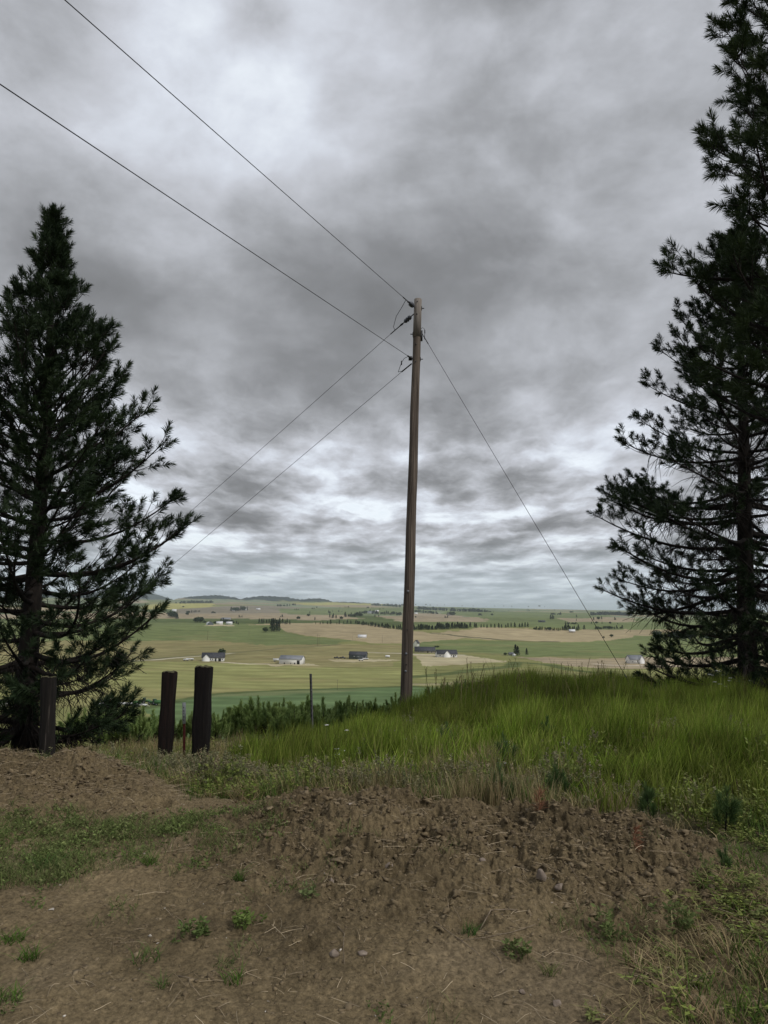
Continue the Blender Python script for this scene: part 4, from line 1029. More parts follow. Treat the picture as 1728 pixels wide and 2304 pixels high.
# steel T post
p = at(706, 1622, 13.4); g = float(H(p[0], p[1], False)); base = Vector((p[0], p[1], g)); t = Vector(at(699, 1516, 13.4))
root = empty('steel_fence_post', base); d = t - base
mb = MB(); 
for (c, s) in ((Vector((0, 0, 0)), (.045, .006)), (Vector((0, .018, 0)), (.006, .036))):
    V = []
    for f in (-.2, 1):
        q = d * f + c
        V += [q + Vector((sx * s[0] / 2, sy * s[1] / 2, 0)) for sx, sy in ((-1, -1), (1, -1), (1, 1), (-1, 1))]
    mb.add(V, [(0, 1, 5, 4), (1, 2, 6, 5), (2, 3, 7, 6), (3, 0, 4, 7), (4, 5, 6, 7)])
mb.build('post', MAT['steel'], root)
for k in range(14): mb = MB(); q = d * (.12 + .06 * k); mb.box(q + Vector((0, -.008, 0)), (.02, .012, .012)); mb.build('stud', MAT['steel'], root)
tag(root, 'thin black steel fence post among the young pines', 'fence post')

# ------------------------------------------------------------------ stones, tufts, flowers, sprigs in the foreground
def rock(seed, sx, sy, sz):
    import bmesh
    bm = bmesh.new(); bmesh.ops.create_icosphere(bm, subdivisions=3, radius=1); rd = random.Random(seed)
    pl = [(Vector((rd.gauss(0, 1), rd.gauss(0, 1), rd.gauss(0, 1))).normalized(), rd.uniform(.55, .85)) for _ in range(11)]
    for v in bm.verts:
        for n_, d_ in pl:
            k = v.co.dot(n_)
            if k > d_: v.co -= n_ * (k - d_) * .9
        v.co += v.co.normalized() * rd.uniform(-.012, .012)
        v.co = Vector((v.co.x * sx, v.co.y * sy, v.co.z * sz))
    V = np.array([v.co[:] for v in bm.verts]); F = np.array([[v.index for v in f.verts] for f in bm.faces]); bm.free(); return V, F
def gp_(px, py):
    p = ground_hit(px, py); p[2] = float(H(p[0], p[1], True)); return p
for k, (px, py, s, lab) in enumerate([
        (875, 1962, (.032, .028, .024), 'pale rounded stone low on the front of the central soil heap'),
        (745, 1996, (.020, .020, .034), 'upright pale stone left of the soil heap foot'),
        (1218, 2002, (.034, .026, .036), 'big upright pinkish stone on the right half of the soil heap'),
        (1258, 2006, (.038, .028, .022), 'flat pale stone touching the big upright one under straw'),
        (752, 2155, (.028, .024, .018), 'dark grey angular stone amid rubble below the heap'),
        (815, 2157, (.026, .02, .012), 'flat tan stone right of the dark angular stone'),
        (1252, 2262, (.022, .020, .016), 'light tan stone near the bottom edge of the picture'),
        (1330, 2115, (.012, .011, .009), 'small white pebble right of centre in the lower soil'),
        (1175, 2235, (.018, .014, .010), 'small flat greyish stone just above the bottom tan stone'),
        (900, 1838, (.022, .018, .012), 'pale flat stone near the peak of the soil heap'),
        (128, 1770, (.04, .03, .018), 'light slab of rock on the left soil heap'),
        (1085, 1960, (.026, .022, .020), 'dark clod at the mouth of a hollow in the soil heap')]):
    V, F = rock(50 + k, *s); p = gp_(px, py)
    o = mesh('stone', V, F, MAT['stone']); o.location = (p[0], p[1], p[2] + s[2] * .3); o.rotation_euler = (0, 0, k * 1.3); tag(o, lab, 'stone')
V, F = rock(99, .03, .022, .014)
rng = np.random.default_rng(77)
MAT['root'] = noise_mat('dry_root', (.10, .075, .05), (.24, .19, .135), 30)
def tuft(px, py, n, h, w, spread, lab, tint, cat='grass tuft', name='grass_tuft', lean=1.5, kind='blade'):
    h *= .8; w *= .75
    if kind == 'blade': V, F, T = blades(rng, n, h, spread, w, lean, 3, .3)
    else: V, F, T = sprig(rng, n, h, .032, 9, spread, up=.4, w=.003)
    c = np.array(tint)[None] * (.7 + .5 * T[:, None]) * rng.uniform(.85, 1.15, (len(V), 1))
    p = gp_(px, py); o = mesh(name, V, F, MAT['grass'], attrs={'tint': c}); o.location = (p[0], p[1], p[2] - .005); tag(o, lab, cat)
G1 = (.085, .15, .03); G2 = (.10, .15, .045)
for a in [
    (537, 1992, 46, .13, .006, .035, 'dark green grass tuft at the foot of the soil slope', (.07, .13, .028)),
    (64, 2166, 60, .11, .007, .05, 'dense green grass tuft near the lower left edge', G1),
    (22, 2128, 60, .10, .006, .06, 'green grass tuft at the left edge above the dense one', G1),
    (368, 2226, 30, .09, .005, .03, 'thin grass tuft low left of centre on bare soil', G2),
    (524, 2218, 40, .10, .006, .05, 'spreading green grass tuft near the bottom left of centre', G1),
    (505, 2180, 30, .07, .005, .05, 'small pale grass tuft just above the spreading one', (.11, .14, .05)),
    (1055, 2112, 46, .075, .005, .035, 'small dark green tuft growing in a hole in the soil', (.06, .12, .03)),
    (335, 1955, 50, .11, .006, .05, 'upright grass tuft at the right end of the green patch', G1),
    (335, 2160, 36, .09, .006, .07, 'low sprawling grass tuft in the middle of the bare soil', G2),
    (1240, 2195, 30, .09, .005, .04, 'yellowish grass tuft on lower right soil', (.13, .16, .05)),
    (12, 2265, 50, .09, .006, .07, 'green grass tuft in the bottom left corner', G1),
    (100, 1960, 60, .13, .006, .08, 'tallest leafy grass tuft in the left green patch', (.08, .14, .04))]: tuft(*a)
for a in [
    (545, 2085, 16, .11, .004, .08, 'bright green leafy weed clump beside the soil slope', (.13, .18, .05)),
    (1385, 2110, 24, .17, .004, .10, 'leafy olive weed clump over a dark hollow right of the heap', (.11, .14, .05)),
    (1170, 2150, 14, .10, .004, .08, 'small sparse leafy weed in front of the heap', (.12, .15, .055)),
    (1530, 2090, 26, .16, .004, .13, 'leafy weed clump on the right bank', (.11, .14, .05)),
    (440, 2120, 18, .08, .004, .09, 'low leafy weed between the green patch and the bottom tuft', (.11, .15, .05)),
    (690, 2040, 8, .08, .004, .05, 'small pale weed sprig on the soil slope', (.14, .17, .07))]: tuft(*a, cat='weed', name='leafy_weed', kind='sprig')
# long roots and stalks turned up with the soil
for k, (pts_, rr, lab) in enumerate([
        ([(980, 2082), (1010, 2108), (1040, 2130), (1068, 2152), (1085, 2168)], .0022, 'long thin root slanting past the small tuft in the hole'),
        ([(1035, 2126), (1090, 2122), (1150, 2116), (1205, 2102)], .0024, 'pale straight stalk running right from the tuft in the hole'),
        ([(1080, 2100), (1105, 2080), (1140, 2068), (1165, 2070)], .0034, 'dark forked root lying above the pale straight stalk'),
        ([(1260, 1955), (1285, 1985), (1310, 2010), (1320, 2020)], .0018, 'thin pale stalk above the flat pale stone'),
        ([(760, 2095), (775, 2115), (772, 2140), (775, 2180)], .0018, 'thin root curling down beside the dark angular stone'),
        ([(1105, 2145), (1125, 2170), (1136, 2200)], .0018, 'thin curved root low in the middle of the soil'),
        ([(660, 1975), (640, 1990), (615, 2000)], .002, 'short root on the slope left of the upright pale stone'),
        ([(400, 2205), (420, 2214), (436, 2216)], .0018, 'short dark twig near the thin tuft low left of centre')]):
    P_ = [Vector(gp_(*q)) + Vector((0, 0, .004 + .006 * (i % 2))) for i, q in enumerate(pts_)]
    m = MB(); m.tube([q - P_[0] for q in P_], [rr * (1 - .12 * i) for i in range(len(P_))], 6); o = m.build('root', MAT['root']); o.location = P_[0]; tag(o, lab, 'root')
# yarrow: stem and flat white head
def yarrow():
    root = empty('yarrow_flower'); m = MB(); m.tube([(0, 0, 0), (.01, 0, .22), (0, 0, .42)], [.004, .003, .0025], 5); m.build('stem', MAT['weedstem'], root)
    h = MB(); rd = random.Random(4)
    for k in range(22):
        a = k * 2.4; r = .028 * math.sqrt(k / 22.); x, y = r * math.cos(a), r * math.sin(a); z = .42 + rd.uniform(-.003, .004) - r * .25
        h.tube([(x, y, z - .006), (x, y, z)], [.003, .0085], 6)
    h.build('flower_head', MAT['flower'], root); return root
MAT['weedstem'] = noise_mat('green_stem', (.05, .08, .02), (.09, .12, .04), 20)
y0 = yarrow(); used = False
for k, (px, py, Y, grp) in enumerate([(909, 1662, 9.0, 'c'), (906, 1668, 9.05, 'c'), (912, 1694, 8.7, 'c1'), (758, 1684, 8.7, 'l'), (772, 1688, 8.6, 'l'), (759, 1697, 8.5, 'l'), (766, 1703, 8.4, 'l'), (763, 1694, 8.6, 'l'),
        (1137, 1689, 8.5, 'r'), (1143, 1691, 8.55, 'r'), (1121, 1746, 7.2, 's'), (1136, 1742, 7.2, 's'), (1358, 1606, 11.2, 'm'), (735, 1630, 10.5, 'u'), (780, 1642, 10.2, 'u'),
        (1597, 1516, 13.6, 't'), (1603, 1518, 13.8, 't'), (1612, 1508, 14, 't'), (1622, 1509, 13.6, 't'), (1626, 1517, 13.7, 't'), (1643, 1524, 13.2, 't'), (1641, 1530, 13.2, 't'), (1662, 1532, 13.3, 't'), (1688, 1530, 13.4, 't'), (1608, 1533, 13, 't'), (1620, 1538, 12.9, 't'), (1632, 1543, 12.8, 't')]):
    q = at(px, py, Y); g = float(H(q[0], q[1], True)); o = y0 if not used else copy_tree(y0); used = True
    hh = max(.12, q[2] - g); o.location = (q[0], q[1], g); sc_ = hh / .42; o.scale = ((.6 if Y < 8 else 1.0),) * 2 + (sc_,); o.rotation_euler = (0, 0, k)
    L_ = {'c': 'white yarrow pair in the grass below the pole', 'c1': 'single white yarrow under the pair below the pole', 'l': 'white yarrow in the small cluster left of the pole above the weeds', 'r': 'white yarrow in the bright pair right of the pole',
          's': 'white yarrow in the pair just above the bare-stemmed pine seedling', 'm': 'lone white yarrow in the middle of the tall green grass', 'u': 'small white yarrow by the foot of the black steel post', 't': 'white yarrow in the scatter of blooms under the right pine'}[grp]
    tag(o, L_, 'flower', {'c': 'yarrow pair below the pole', 'l': 'yarrow cluster left of the pole', 'r': 'yarrow pair right of the pole', 's': 'yarrow pair above the seedling', 'u': 'yarrow by the steel post', 't': 'yarrow under the right pine'}.get(grp))
# dead reddish pine sprigs
for k, (px, py, s, lab) in enumerate([(1214, 1856, .085, 'rusty red dead pine sprig standing behind the soil heap'), (1425, 1945, .06, 'flattened rusty red pine sprig on the soil heap')]):
    p = gp_(px, py)
    sh = [((0, 0, .03 * j), (.5 * math.sin(j * 2.1) + (1.2 if k else 0), .5 * math.cos(j * 2.1), 1 - .6 * k), s * .5) for j in range(5)]
    o = needles(sh, rng, 30, s * .9, .0025, (.16, .065, .035), (.25, .13, .075), (.3, 1.2), 'dead_pine_sprig', None, 'dead'); o.location = (p[0], p[1], p[2] - .01); tag(o, lab, 'pine sprig')
# pine cone
import bmesh
p = gp_(1703, 1893); m = MB()
for j in range(70):
    t = j / 70; a = j * 2.4; r = .030 * math.sin(.35 + 2.5 * t); z = .075 * t
    c = Vector((r * math.cos(a), r * math.sin(a), z)); e = Vector((math.cos(a), math.sin(a), .35)) * .012; sd_ = Vector((-math.sin(a), math.cos(a), 0)) * .009
    m.add([c - sd_, c + sd_, c + e + sd_ * .5 + Vector((0, 0, .002)), c + e - sd_ * .5 + Vector((0, 0, .002)), c - Vector((0, 0, .004))], [(0, 1, 2, 3), (3, 2, 4), (0, 3, 4), (1, 4, 2)])
m.tube([(0, 0, 0), (0, 0, .035), (0, 0, .075)], [.016, .022, .008], 8)
o = m.build('pine_cone', MAT['cone']); o.location = (p[0], p[1], p[2] + .02); o.rotation_euler = (1.2, .2, .5); tag(o, 'dark brown pine cone lying in the weeds at the right edge', 'pine cone')

# ------------------------------------------------------------------ the farms in the valley
def mpp(p): return float(np.linalg.norm(p - EYE)) / FPX          # metres per photo pixel there
def gable(name, px, py, wpx, dpx, hpx, rpx, rz, wall, roof, label, cat='house', doors=(), wins=(), over=.5, extra=None, sink=1.2):
    """a house or barn with its ridge along local x. sizes in photo pixels at its distance"""
    p = ground_hit(px, py); k = mpp(p); w, d, h, rh = wpx * k, dpx * k, hpx * k, rpx * k
    root = empty(name, tuple(p), rz)
    m = MB(); x, y = w / 2, d / 2
    m.add([(-x, -y, -sink), (x, -y, -sink), (x, y, -sink), (-x, y, -sink), (-x, -y, h), (x, -y, h), (x, y, h), (-x, y, h), (-x, 0, h + rh), (x, 0, h + rh)],
          [(0, 1, 5, 4), (1, 2, 6, 9, 5), (2, 3, 7, 6), (3, 0, 4, 8, 7), (3, 2, 1, 0)])
    m.build('wall', MAT[wall], root)
    m = MB(); X = x + over; yo = y + over; dz = rh * over / max(y, .1); t = .25
    for s in (-1, 1):
        a, b = (0, h + rh + .03), (s * yo, h - dz + .03)
        m.add([(-X, a[0], a[1]), (X, a[0], a[1]), (X, b[0], b[1]), (-X, b[0], b[1]), (-X, a[0], a[1] + t), (X, a[0], a[1] + t), (X, b[0], b[1] + t), (-X, b[0], b[1] + t)],
              [(0, 1, 2, 3), (7, 6, 5, 4), (0, 4, 5, 1), (2, 6, 7, 3), (1, 5, 6, 2), (3, 7, 4, 0)])
    m.build('roof', MAT[roof], root)
    for (f, dw, dh) in doors:
        m = MB(); m.box((f * w, -y - .03, dh * h / 2), (dw * w, .12, dh * h)); m.build('door', MAT['dark'], root)
    for (f, z, ww, wh) in wins:
        m = MB(); m.box((f * w, -y - .02, z * h), (ww * w, .10, wh * h)); fr = m.build('window', MAT['white_wall'], root)
        m = MB(); m.box((f * w, -y - .06, z * h), (ww * w * .8, .10, wh * h * .8)); m.build('pane', MAT['glass'], fr)
    if extra: extra(root, w, d, h, rh)
    tag(root, label, cat); return root
def wing(sx, sw, sd, rr=1.0, wall='white_wall', roof='dark_roof'):
    """a gabled wing facing the viewer in front of a long house"""
    def f(root, w, d, h, rh):
        m = MB(); x0 = sx * w; a = sw * w / 2; y0, y1 = -d / 2 - sd * d, 0; H2 = h + rh * rr
        m.add([(x0 - a, y0, -1), (x0 + a, y0, -1), (x0 + a, y1, -1), (x0 - a, y1, -1), (x0 - a, y0, h), (x0 + a, y0, h), (x0 + a, y1, h), (x0 - a, y1, h), (x0, y0, H2), (x0, y1, H2)],
              [(0, 1, 5, 8, 4), (1, 2, 6, 5), (3, 0, 4, 7), (2, 3, 7, 9, 6)])
        m.build('gable_wing', MAT[wall], root)
        m = MB(); t = .22; o_ = .4
        for s in (-1, 1):
            m.add([(x0, y0 - o_, H2 + .04), (x0, y1, H2 + .04), (x0 + s * (a + o_), y1, h - .2), (x0 + s * (a + o_), y0 - o_, h - .2), (x0, y0 - o_, H2 + .04 + t), (x0, y1, H2 + .04 + t), (x0 + s * (a + o_), y1, h - .2 + t), (x0 + s * (a + o_), y0 - o_, h - .2 + t)],
                  [(0, 1, 2, 3), (7, 6, 5, 4), (0, 4, 5, 1), (2, 6, 7, 3), (1, 5, 6, 2), (3, 7, 4, 0)])
        m.build('wing_roof', MAT[roof], root)
    return f
gable('ranch_house', 480, 1487, 46, 26, 8, 9, R(10), 'white_wall', 'dark_roof', 'long white ranch house with dark roof beside a round green tree', doors=((.12, .07, .8), (.30, .12, .75)), wins=((-.12, .55, .06, .35), (-.02, .55, .04, .35), (.42, .55, .05, .35)), extra=wing(-.30, .30, .18, .75))
gable('metal_barn', 657, 1493, 50, 30, 10, 7, R(-8), 'white_wall', 'grey_roof', 'big white metal barn with grey roof and a dark corner door', 'barn', doors=((.36, .12, .8), (-.26, .05, .28), (.02, .03, .25), (.2, .05, .3)), over=.3)
gable('metal_shed', 806, 1482, 38, 24, 9, 6, R(-6), 'slate_wall', 'dark_roof', 'slate grey metal shed with vehicles parked at its left', 'shed', doors=((.40, .1, .7),), over=.3, wins=((-.2, .6, .07, .2), (.05, .6, .07, .2)))
gable('farmhouse', 937, 1457, 13, 10, 10, 6, R(70), 'white_wall', 'dark_roof', 'narrow tall white farmhouse just right of the pole', wins=((-.2, .3, .12, .18), (.2, .3, .12, .18), (0, .8, .12, .18)))
gable('low_house', 956, 1468, 44, 24, 4, 8, R(-4), 'tan_wall', 'dark_roof', 'low wide house mostly dark roof, next to the tall white farmhouse', doors=((.15, .06, .8),), wins=((-.3, .5, .08, .5), (-.12, .5, .06, .5), (.33, .5, .08, .5)))
gable('gabled_house', 1004, 1478, 44, 24, 7, 8, R(6), 'white_wall', 'dark_roof', 'white house with pointed front gable on the bright mown pad', doors=((.33, .06, .75),), wins=((-.36, .55, .06, .4), (.42, .55, .05, .4), (.22, .55, .05, .4)), extra=wing(-.02, .30, .2, .9))
gable('gabled_house', 1428, 1492, 30, 20, 8, 8, R(8), 'white_wall', 'grey_roof', 'white house with pale grey roof beyond the guy wire foot', wins=((-.3, .5, .08, .4), (.05, .5, .06, .4)), extra=wing(.32, .34, .2, 1.0, roof='grey_roof'))
gable('farmhouse', 494, 1405, 13, 9, 3.5, 3, R(10), 'white_wall', 'pale_roof', 'small white farm building between the arched barn and the tree clump')
gable('farmhouse', 516, 1405, 12, 9, 3, 3, R(-10), 'white_wall', 'pale_roof', 'small white farm building in front of the tree clump, right of its twin')
gable('farmhouse', 509, 1396, 20, 9, 3, 3, R(-5), 'tan_wall', 'grey_roof', 'greyish farmhouse roof behind the two small white buildings')
gable('long_barn', 815, 1435, 18, 9, 3, 3.5, R(-5), 'white_wall', 'pale_roof', 'small pale-roofed barn alone on the tan hill field', 'barn')
gable('long_barn', 1287, 1423, 12, 8, 3, 3.5, R(-8), 'tan_wall', 'pale_roof', 'white-roofed barn at the edge of the right tan field beside dark trees', 'barn')
gable('long_shed', 1219, 1400, 14, 7, 2.5, 1.5, R(4), 'slate_wall', 'dark_roof', 'low dark long shed on the far green field', 'shed')
gable('small_shed', 1150, 1474, 10, 7, 3, 2.5, R(20), 'concrete', 'grey_roof', 'small grey shed left of the two dark conifers', 'shed')
gable('small_shed', 1156, 1476, 5, 5, 2.5, 2, R(50), 'white_wall', 'pale_roof', 'tiny white shed against the taller of two dark conifers', 'shed')
gable('farmhouse', 835, 1381, 16, 9, 3, 3, R(5), 'white_wall', 'grey_roof', 'white farmhouse amid far dark trees left of the pole')
gable('farmhouse', 848, 1379, 8, 5, 4, 2, R(15), 'tan_wall', 'pale_roof', 'tan outbuilding beside the far white farmhouse left of the pole')
gable('farmhouse', 526, 1375, 6, 4, 2, 1.6, R(5), 'white_wall', 'pale_roof', 'tiny white farmhouse at the left of a far tree clump')
gable('farmhouse', 552, 1373, 6, 4, 2, 1.6, R(5), 'white_wall', 'pale_roof', 'tiny white farmhouse at the right of a far tree clump')
gable('long_barn', 581, 1372, 9, 4, 2, 1.6, R(0), 'white_wall', 'pale_roof', 'tiny pale barn alone on far brown field', 'barn')
gable('farmhouse', 392, 1377, 9, 5, 3.5, 2.5, R(20), 'white_wall', 'pale_roof', 'white farmhouse at tree edge beside the left pine tips')
gable('farmhouse', 936, 1382, 7, 4, 2, 1.5, R(8), 'white_wall', 'pale_roof', 'tiny white farmhouse right of the pole among far trees')
gable('farmhouse', 1012, 1384, 9, 4, 2, 1.5, R(-5), 'white_wall', 'pale_roof', 'pale low farm building beside small far tree clump')
# arched barn
p = ground_hit(472, 1406); k = mpp(p); root = empty('arched_barn', tuple(p), R(25)); m = MB(); n = 14; w = 13 * k; L_ = 16 * k; V = []; F = []
for sx in (0, 1):
    for j in range(n + 1): a = math.pi * j / n; V.append((-math.cos(a) * w / 2, -L_ / 2 + sx * L_, (math.sin(a) ** .8) * 6.5 * k))
for j in range(n): F.append((j, j + 1, n + 2 + j, n + 1 + j))
m.add(V, F); m.build('roof', MAT['pale_roof'], root)
m = MB(); m.add([(x * .98, y * .985, z * .98) for x, y, z in V], [tuple(range(n + 1)), tuple(range(2 * n + 1, n, -1))]); m.build('wall', MAT['slate_wall'], root)
tag(root, 'arch-roofed pale barn leftmost of the farm buildings by the tree clump', 'barn')
# silo group
p = ground_hit(247, 1593); k = mpp(p); root = empty('silo', tuple(p))
m = MB(); m.tube([(0, 0, -2), (0, 0, 11 * k)], 6.3 * k, 24); m.build('wall', MAT['white_wall'], root)
m = MB(); m.tube([(0, 0, 11 * k), (0, 0, 16.5 * k)], 6.6 * k, 24); m.build('band', MAT['orange'], root)
m = MB(); m.tube([(0, 0, 16.5 * k), (0, 0, 18 * k), (0, 0, 19 * k)], [6.7 * k, 5.0 * k, .8 * k], 24); m.build('roof', MAT['tan_wall'], root)
tag(root, 'squat white silo with an orange top band beside the left pine', 'silo')
gable('long_shed', 231, 1588, 22, 12, 3, 2.5, R(-12), 'white_wall', 'pale_roof', 'low white-roofed shed touching the silo', 'shed')
gable('long_shed', 280, 1586, 32, 9, 2.5, 1.6, R(3), 'concrete', 'pale_roof', 'long narrow shed with pale roof right of the silo', 'shed')
gable('small_shed', 6, 1588, 16, 12, 5, 3, R(0), 'white_wall', 'pale_roof', 'white shed glimpsed at the left edge behind the pine', 'shed')

def wheel(parent, c, r, w):
    m = MB(); m.tube([(c[0], c[1] - w / 2, c[2]), (c[0], c[1] + w / 2, c[2])], r, 16); o = m.build('wheel', MAT['tyre'], parent)
    m = MB(); m.tube([(c[0], c[1] - w / 2 - .02, c[2]), (c[0], c[1] + w / 2 + .02, c[2])], r * .5, 12); m.build('rim', MAT['grey_roof'], o)
def tractor(px, py, rz, lab):
    p = ground_hit(px, py); root = empty('tractor', tuple(p), rz)
    m = MB(); m.box((1.1, 0, 1.35), (2.2, .9, .8)); m.box((0, 0, 1.0), (3.2, .6, .5)); m.box((-.9, .75, 1.75), (1.3, .45, .1)); m.box((-.9, -.75, 1.75), (1.3, .45, .1)); m.tube([(1.4, .2, 1.7), (1.4, .2, 2.4)], .06, 8); m.build('body', MAT['tractor_green'], root)
    m = MB(); m.box((-.6, 0, 2.1), (1.3, 1.3, 1.1)); c = m.build('cab', MAT['glass'], root); m = MB(); m.box((-.6, 0, 2.72), (1.5, 1.5, .12)); m.build('cab_roof', MAT['tractor_green'], c)
    for x, r in ((-.9, .85), (1.6, .5)):
        for s in (-1, 1): wheel(root, (x, s * .85, r), r, .4)
    tag(root, lab, 'tractor')
def pickup(px, py, rz, lab, paint='paint_dark', name='pickup_truck', cat='truck'):
    p = ground_hit(px, py); root = empty(name, tuple(p), rz)
    m = MB(); m.box((0, 0, .85), (5.4, 1.9, .55)); m.box((-1.7, .9, 1.25), (2.0, .08, .3)); m.box((-1.7, -.9, 1.25), (2.0, .08, .3)); m.box((-2.66, 0, 1.25), (.08, 1.72, .3)); m.build('body', MAT[paint], root)
    V = [(-.6, -.85, 1.12), (1.3, -.85, 1.12), (1.3, .85, 1.12), (-.6, .85, 1.12), (-.4, -.7, 1.85), (.7, -.7, 1.85), (.7, .7, 1.85), (-.4, .7, 1.85)]
    m = MB(); m.add(V, [(0, 1, 5, 4), (1, 2, 6, 5), (2, 3, 7, 6), (3, 0, 4, 7)]); c = m.build('cab', MAT['glass'], root); m = MB(); m.box((.15, 0, 1.9), (1.2, 1.5, .08)); m.build('cab_roof', MAT[paint], c)
    for x in (-1.6, 1.7):
        for s in (-1, 1): wheel(root, (x, s * .85, .4), .4, .26)
    tag(root, lab, cat)
def wagon(px, py, rz, lab, mat='tractor_green', L_=5.0, h=1.4, name='farm_wagon', cat='wagon'):
    p = ground_hit(px, py); root = empty(name, tuple(p), rz)
    m = MB(); m.box((0, 0, .95), (L_, 2.1, .12)); 
    for s in (-1, 1): m.box((0, s * 1.02, .95 + h / 2), (L_, .06, h)); m.box((s * (L_ / 2 - .03), 0, .95 + h / 2), (.06, 1.96, h))
    m.tube([(L_ / 2, 0, .8), (L_ / 2 + 1.6, 0, .6)], .06, 6); m.build('bed', MAT[mat], root)
    for x in (-L_ * .3, L_ * .3):
        for s in (-1, 1): wheel(root, (x, s * .95, .45), .45, .25)
    tag(root, lab, cat)
tractor(327, 1583, R(20), 'green tractor with cab, the left one of the machinery row left of the red-brown post')
tractor(345, 1586, R(160), 'second green tractor in the machinery row, right of the first')
wagon(360, 1587, R(5), 'green farm wagon at right end of machinery row by the timber post')
wagon(318, 1591, R(-10), 'pale flat trailer in front of the green tractors', 'pale_roof', 5, .4)
wagon(308, 1587, R(12), 'small green wagon at the left end of the machinery row', 'tractor_green', 3.6, 1.0)
pickup(758, 1482, R(4), 'black pickup leftmost of the vehicles beside the slate shed')
pickup(771, 1482, R(-12), 'dark pickup nearest the left wall of the slate shed')
pickup(822, 1484, R(30), 'white pickup parked at the right front of the slate shed', 'paint_white')
wagon(812, 1487, R(8), 'white utility trailer in front of the slate shed', 'pale_roof', 4, .5)
wagon(624, 1489, R(5), 'white trailer parked left of the big white barn', 'pale_roof', 7, 1.6)
wagon(427, 1486, R(0), 'pale wagon standing left of the ranch house', 'pale_roof', 6, .8)
wagon(418, 1487, R(20), 'small pale trailer left of the pale wagon', 'pale_roof', 4, .7)
# white tank
p = ground_hit(872, 1479); k = mpp(p); root = empty('storage_tank', tuple(p), 0); m = MB(); r = 2.3 * k
m.tube([(-5 * k, 0, r), (-4.4 * k, 0, r), (4.4 * k, 0, r), (5 * k, 0, r)], [r * .6, r, r, r * .6], 16); m.build('tank', MAT['paint_white'], root)
for s in (-1, 1): m = MB(); m.box((s * 3 * k, 0, r * .2), (.5, r * 1.5, r * .5)); m.build('foot', MAT['concrete'], root)
tag(root, 'white horizontal tank on open ground between the slate shed and the pole', 'storage tank')
# valley power poles
pr = None
for k_, (px, pt, pb) in enumerate([(714, 1428, 1453), (718, 1429, 1451), (467, 1420, 1440), (759, 1530, 1552), (860, 1430, 1446), (686, 1416, 1427), (560, 1415, 1430), (793, 1430, 1441), (1362, 1492, 1500)]):
    p = ground_hit(px, pb); k = mpp(p); h = (pb - pt) * k
    if pr is None:
        pr = empty('utility_pole'); m = MB(); m.tube([(0, 0, -.05), (0, 0, 1)], [.014, .010], 8); m.build('shaft', MAT['pole'], pr); m = MB(); m.box((0, 0, .93), (.16, .012, .012)); m.build('crossarm', MAT['pole'], pr); o = pr
    else: o = copy_tree(pr)
    o.location = tuple(p); o.scale = (h,) * 3; o.rotation_euler = (0, 0, .7)
    if k_ < 2: tag(o, 'thin valley power pole of the twin poles below the tan hill field', 'utility pole', 'twin valley power poles')
    else: tag(o, {2: 'distant power pole on the green field left of the tree clump', 3: 'distant power pole at the dark edge of the front green field', 4: 'distant power pole just left of the big pole', 5: 'distant power pole on the green slope under the tall dark trees',
                  6: 'distant power pole on green slope above the ranch house', 7: 'distant power pole near the lone pale-roofed barn', 8: 'short distant post beside the guy wire foot'}[k_], 'utility pole')

# ------------------------------------------------------------------ trees of the valley
def far_tree(kind, seed):
    rng = np.random.default_rng(seed)
    n = 420
    if kind == 'conifer':
        t = rng.random(n) ** .8; h = .08 + .92 * t; rr = (.20 * (1 - t) ** .75 + .012) * np.sqrt(rng.random(n)) * (1 + .25 * np.sin(h * 40 + seed))
    else:
        u = rng.normal(size=(n, 3)); u /= np.linalg.norm(u, axis=1)[:, None]; r_ = rng.random(n) ** .4
        lob = 1 + .25 * np.sin(u[:, 0] * 4 + seed) * np.cos(u[:, 2] * 5)
        h = .58 + u[:, 2] * r_ * .40 * lob; rr = None; X, Y = u[:, 0] * r_ * .44 * lob, u[:, 1] * r_ * .44 * lob
    if rr is not None: a = rng.random(n) * 6.283; X, Y = rr * np.cos(a), rr * np.sin(a)
    P = np.stack([X, Y, h], 1); s = (.035 if kind == 'conifer' else .06) * rng.uniform(.6, 1.3, (n, 1))
    a1 = rng.normal(size=(n, 3)); a1 /= np.linalg.norm(a1, axis=1)[:, None]; a2 = np.cross(a1, rng.normal(size=(n, 3))); a2 /= np.linalg.norm(a2, axis=1)[:, None]
    V = np.stack([P - a1 * s, P + a2 * s, P + a1 * s, P - a2 * s], 1).reshape(-1, 3); F = (np.arange(n)[:, None] * 4 + np.arange(4)[None])
    c = np.repeat((np.array([.016, .028, .014]) if kind == 'conifer' else np.array([.03, .05, .02])) * rng.uniform(.6, 1.5, (n, 1)), 4, axis=0)
    m = MB(); m.tube([(0, 0, -.06), (0, 0, .5), (0, 0, .93)], [.016, .010, .003], 6)
    nv = len(V); TV = np.array(m.v); V = np.concatenate([V, TV]); q = np.array([f for f in m.f if len(f) == 4]) + nv
    c = np.concatenate([c, np.tile([.05, .035, .028], (len(TV), 1))])
    return mesh(kind + '_tree' if kind == 'conifer' else 'broadleaf_tree', V, [F, q], MAT['far_leaf'], attrs={'tint': c})
FT = {'c': [far_tree('conifer', k) for k in range(5)], 'r': [far_tree('round', 20 + k) for k in range(4)]}
FU = {id(o): False for v in FT.values() for o in v}
rt = random.Random(9); NT = [0]
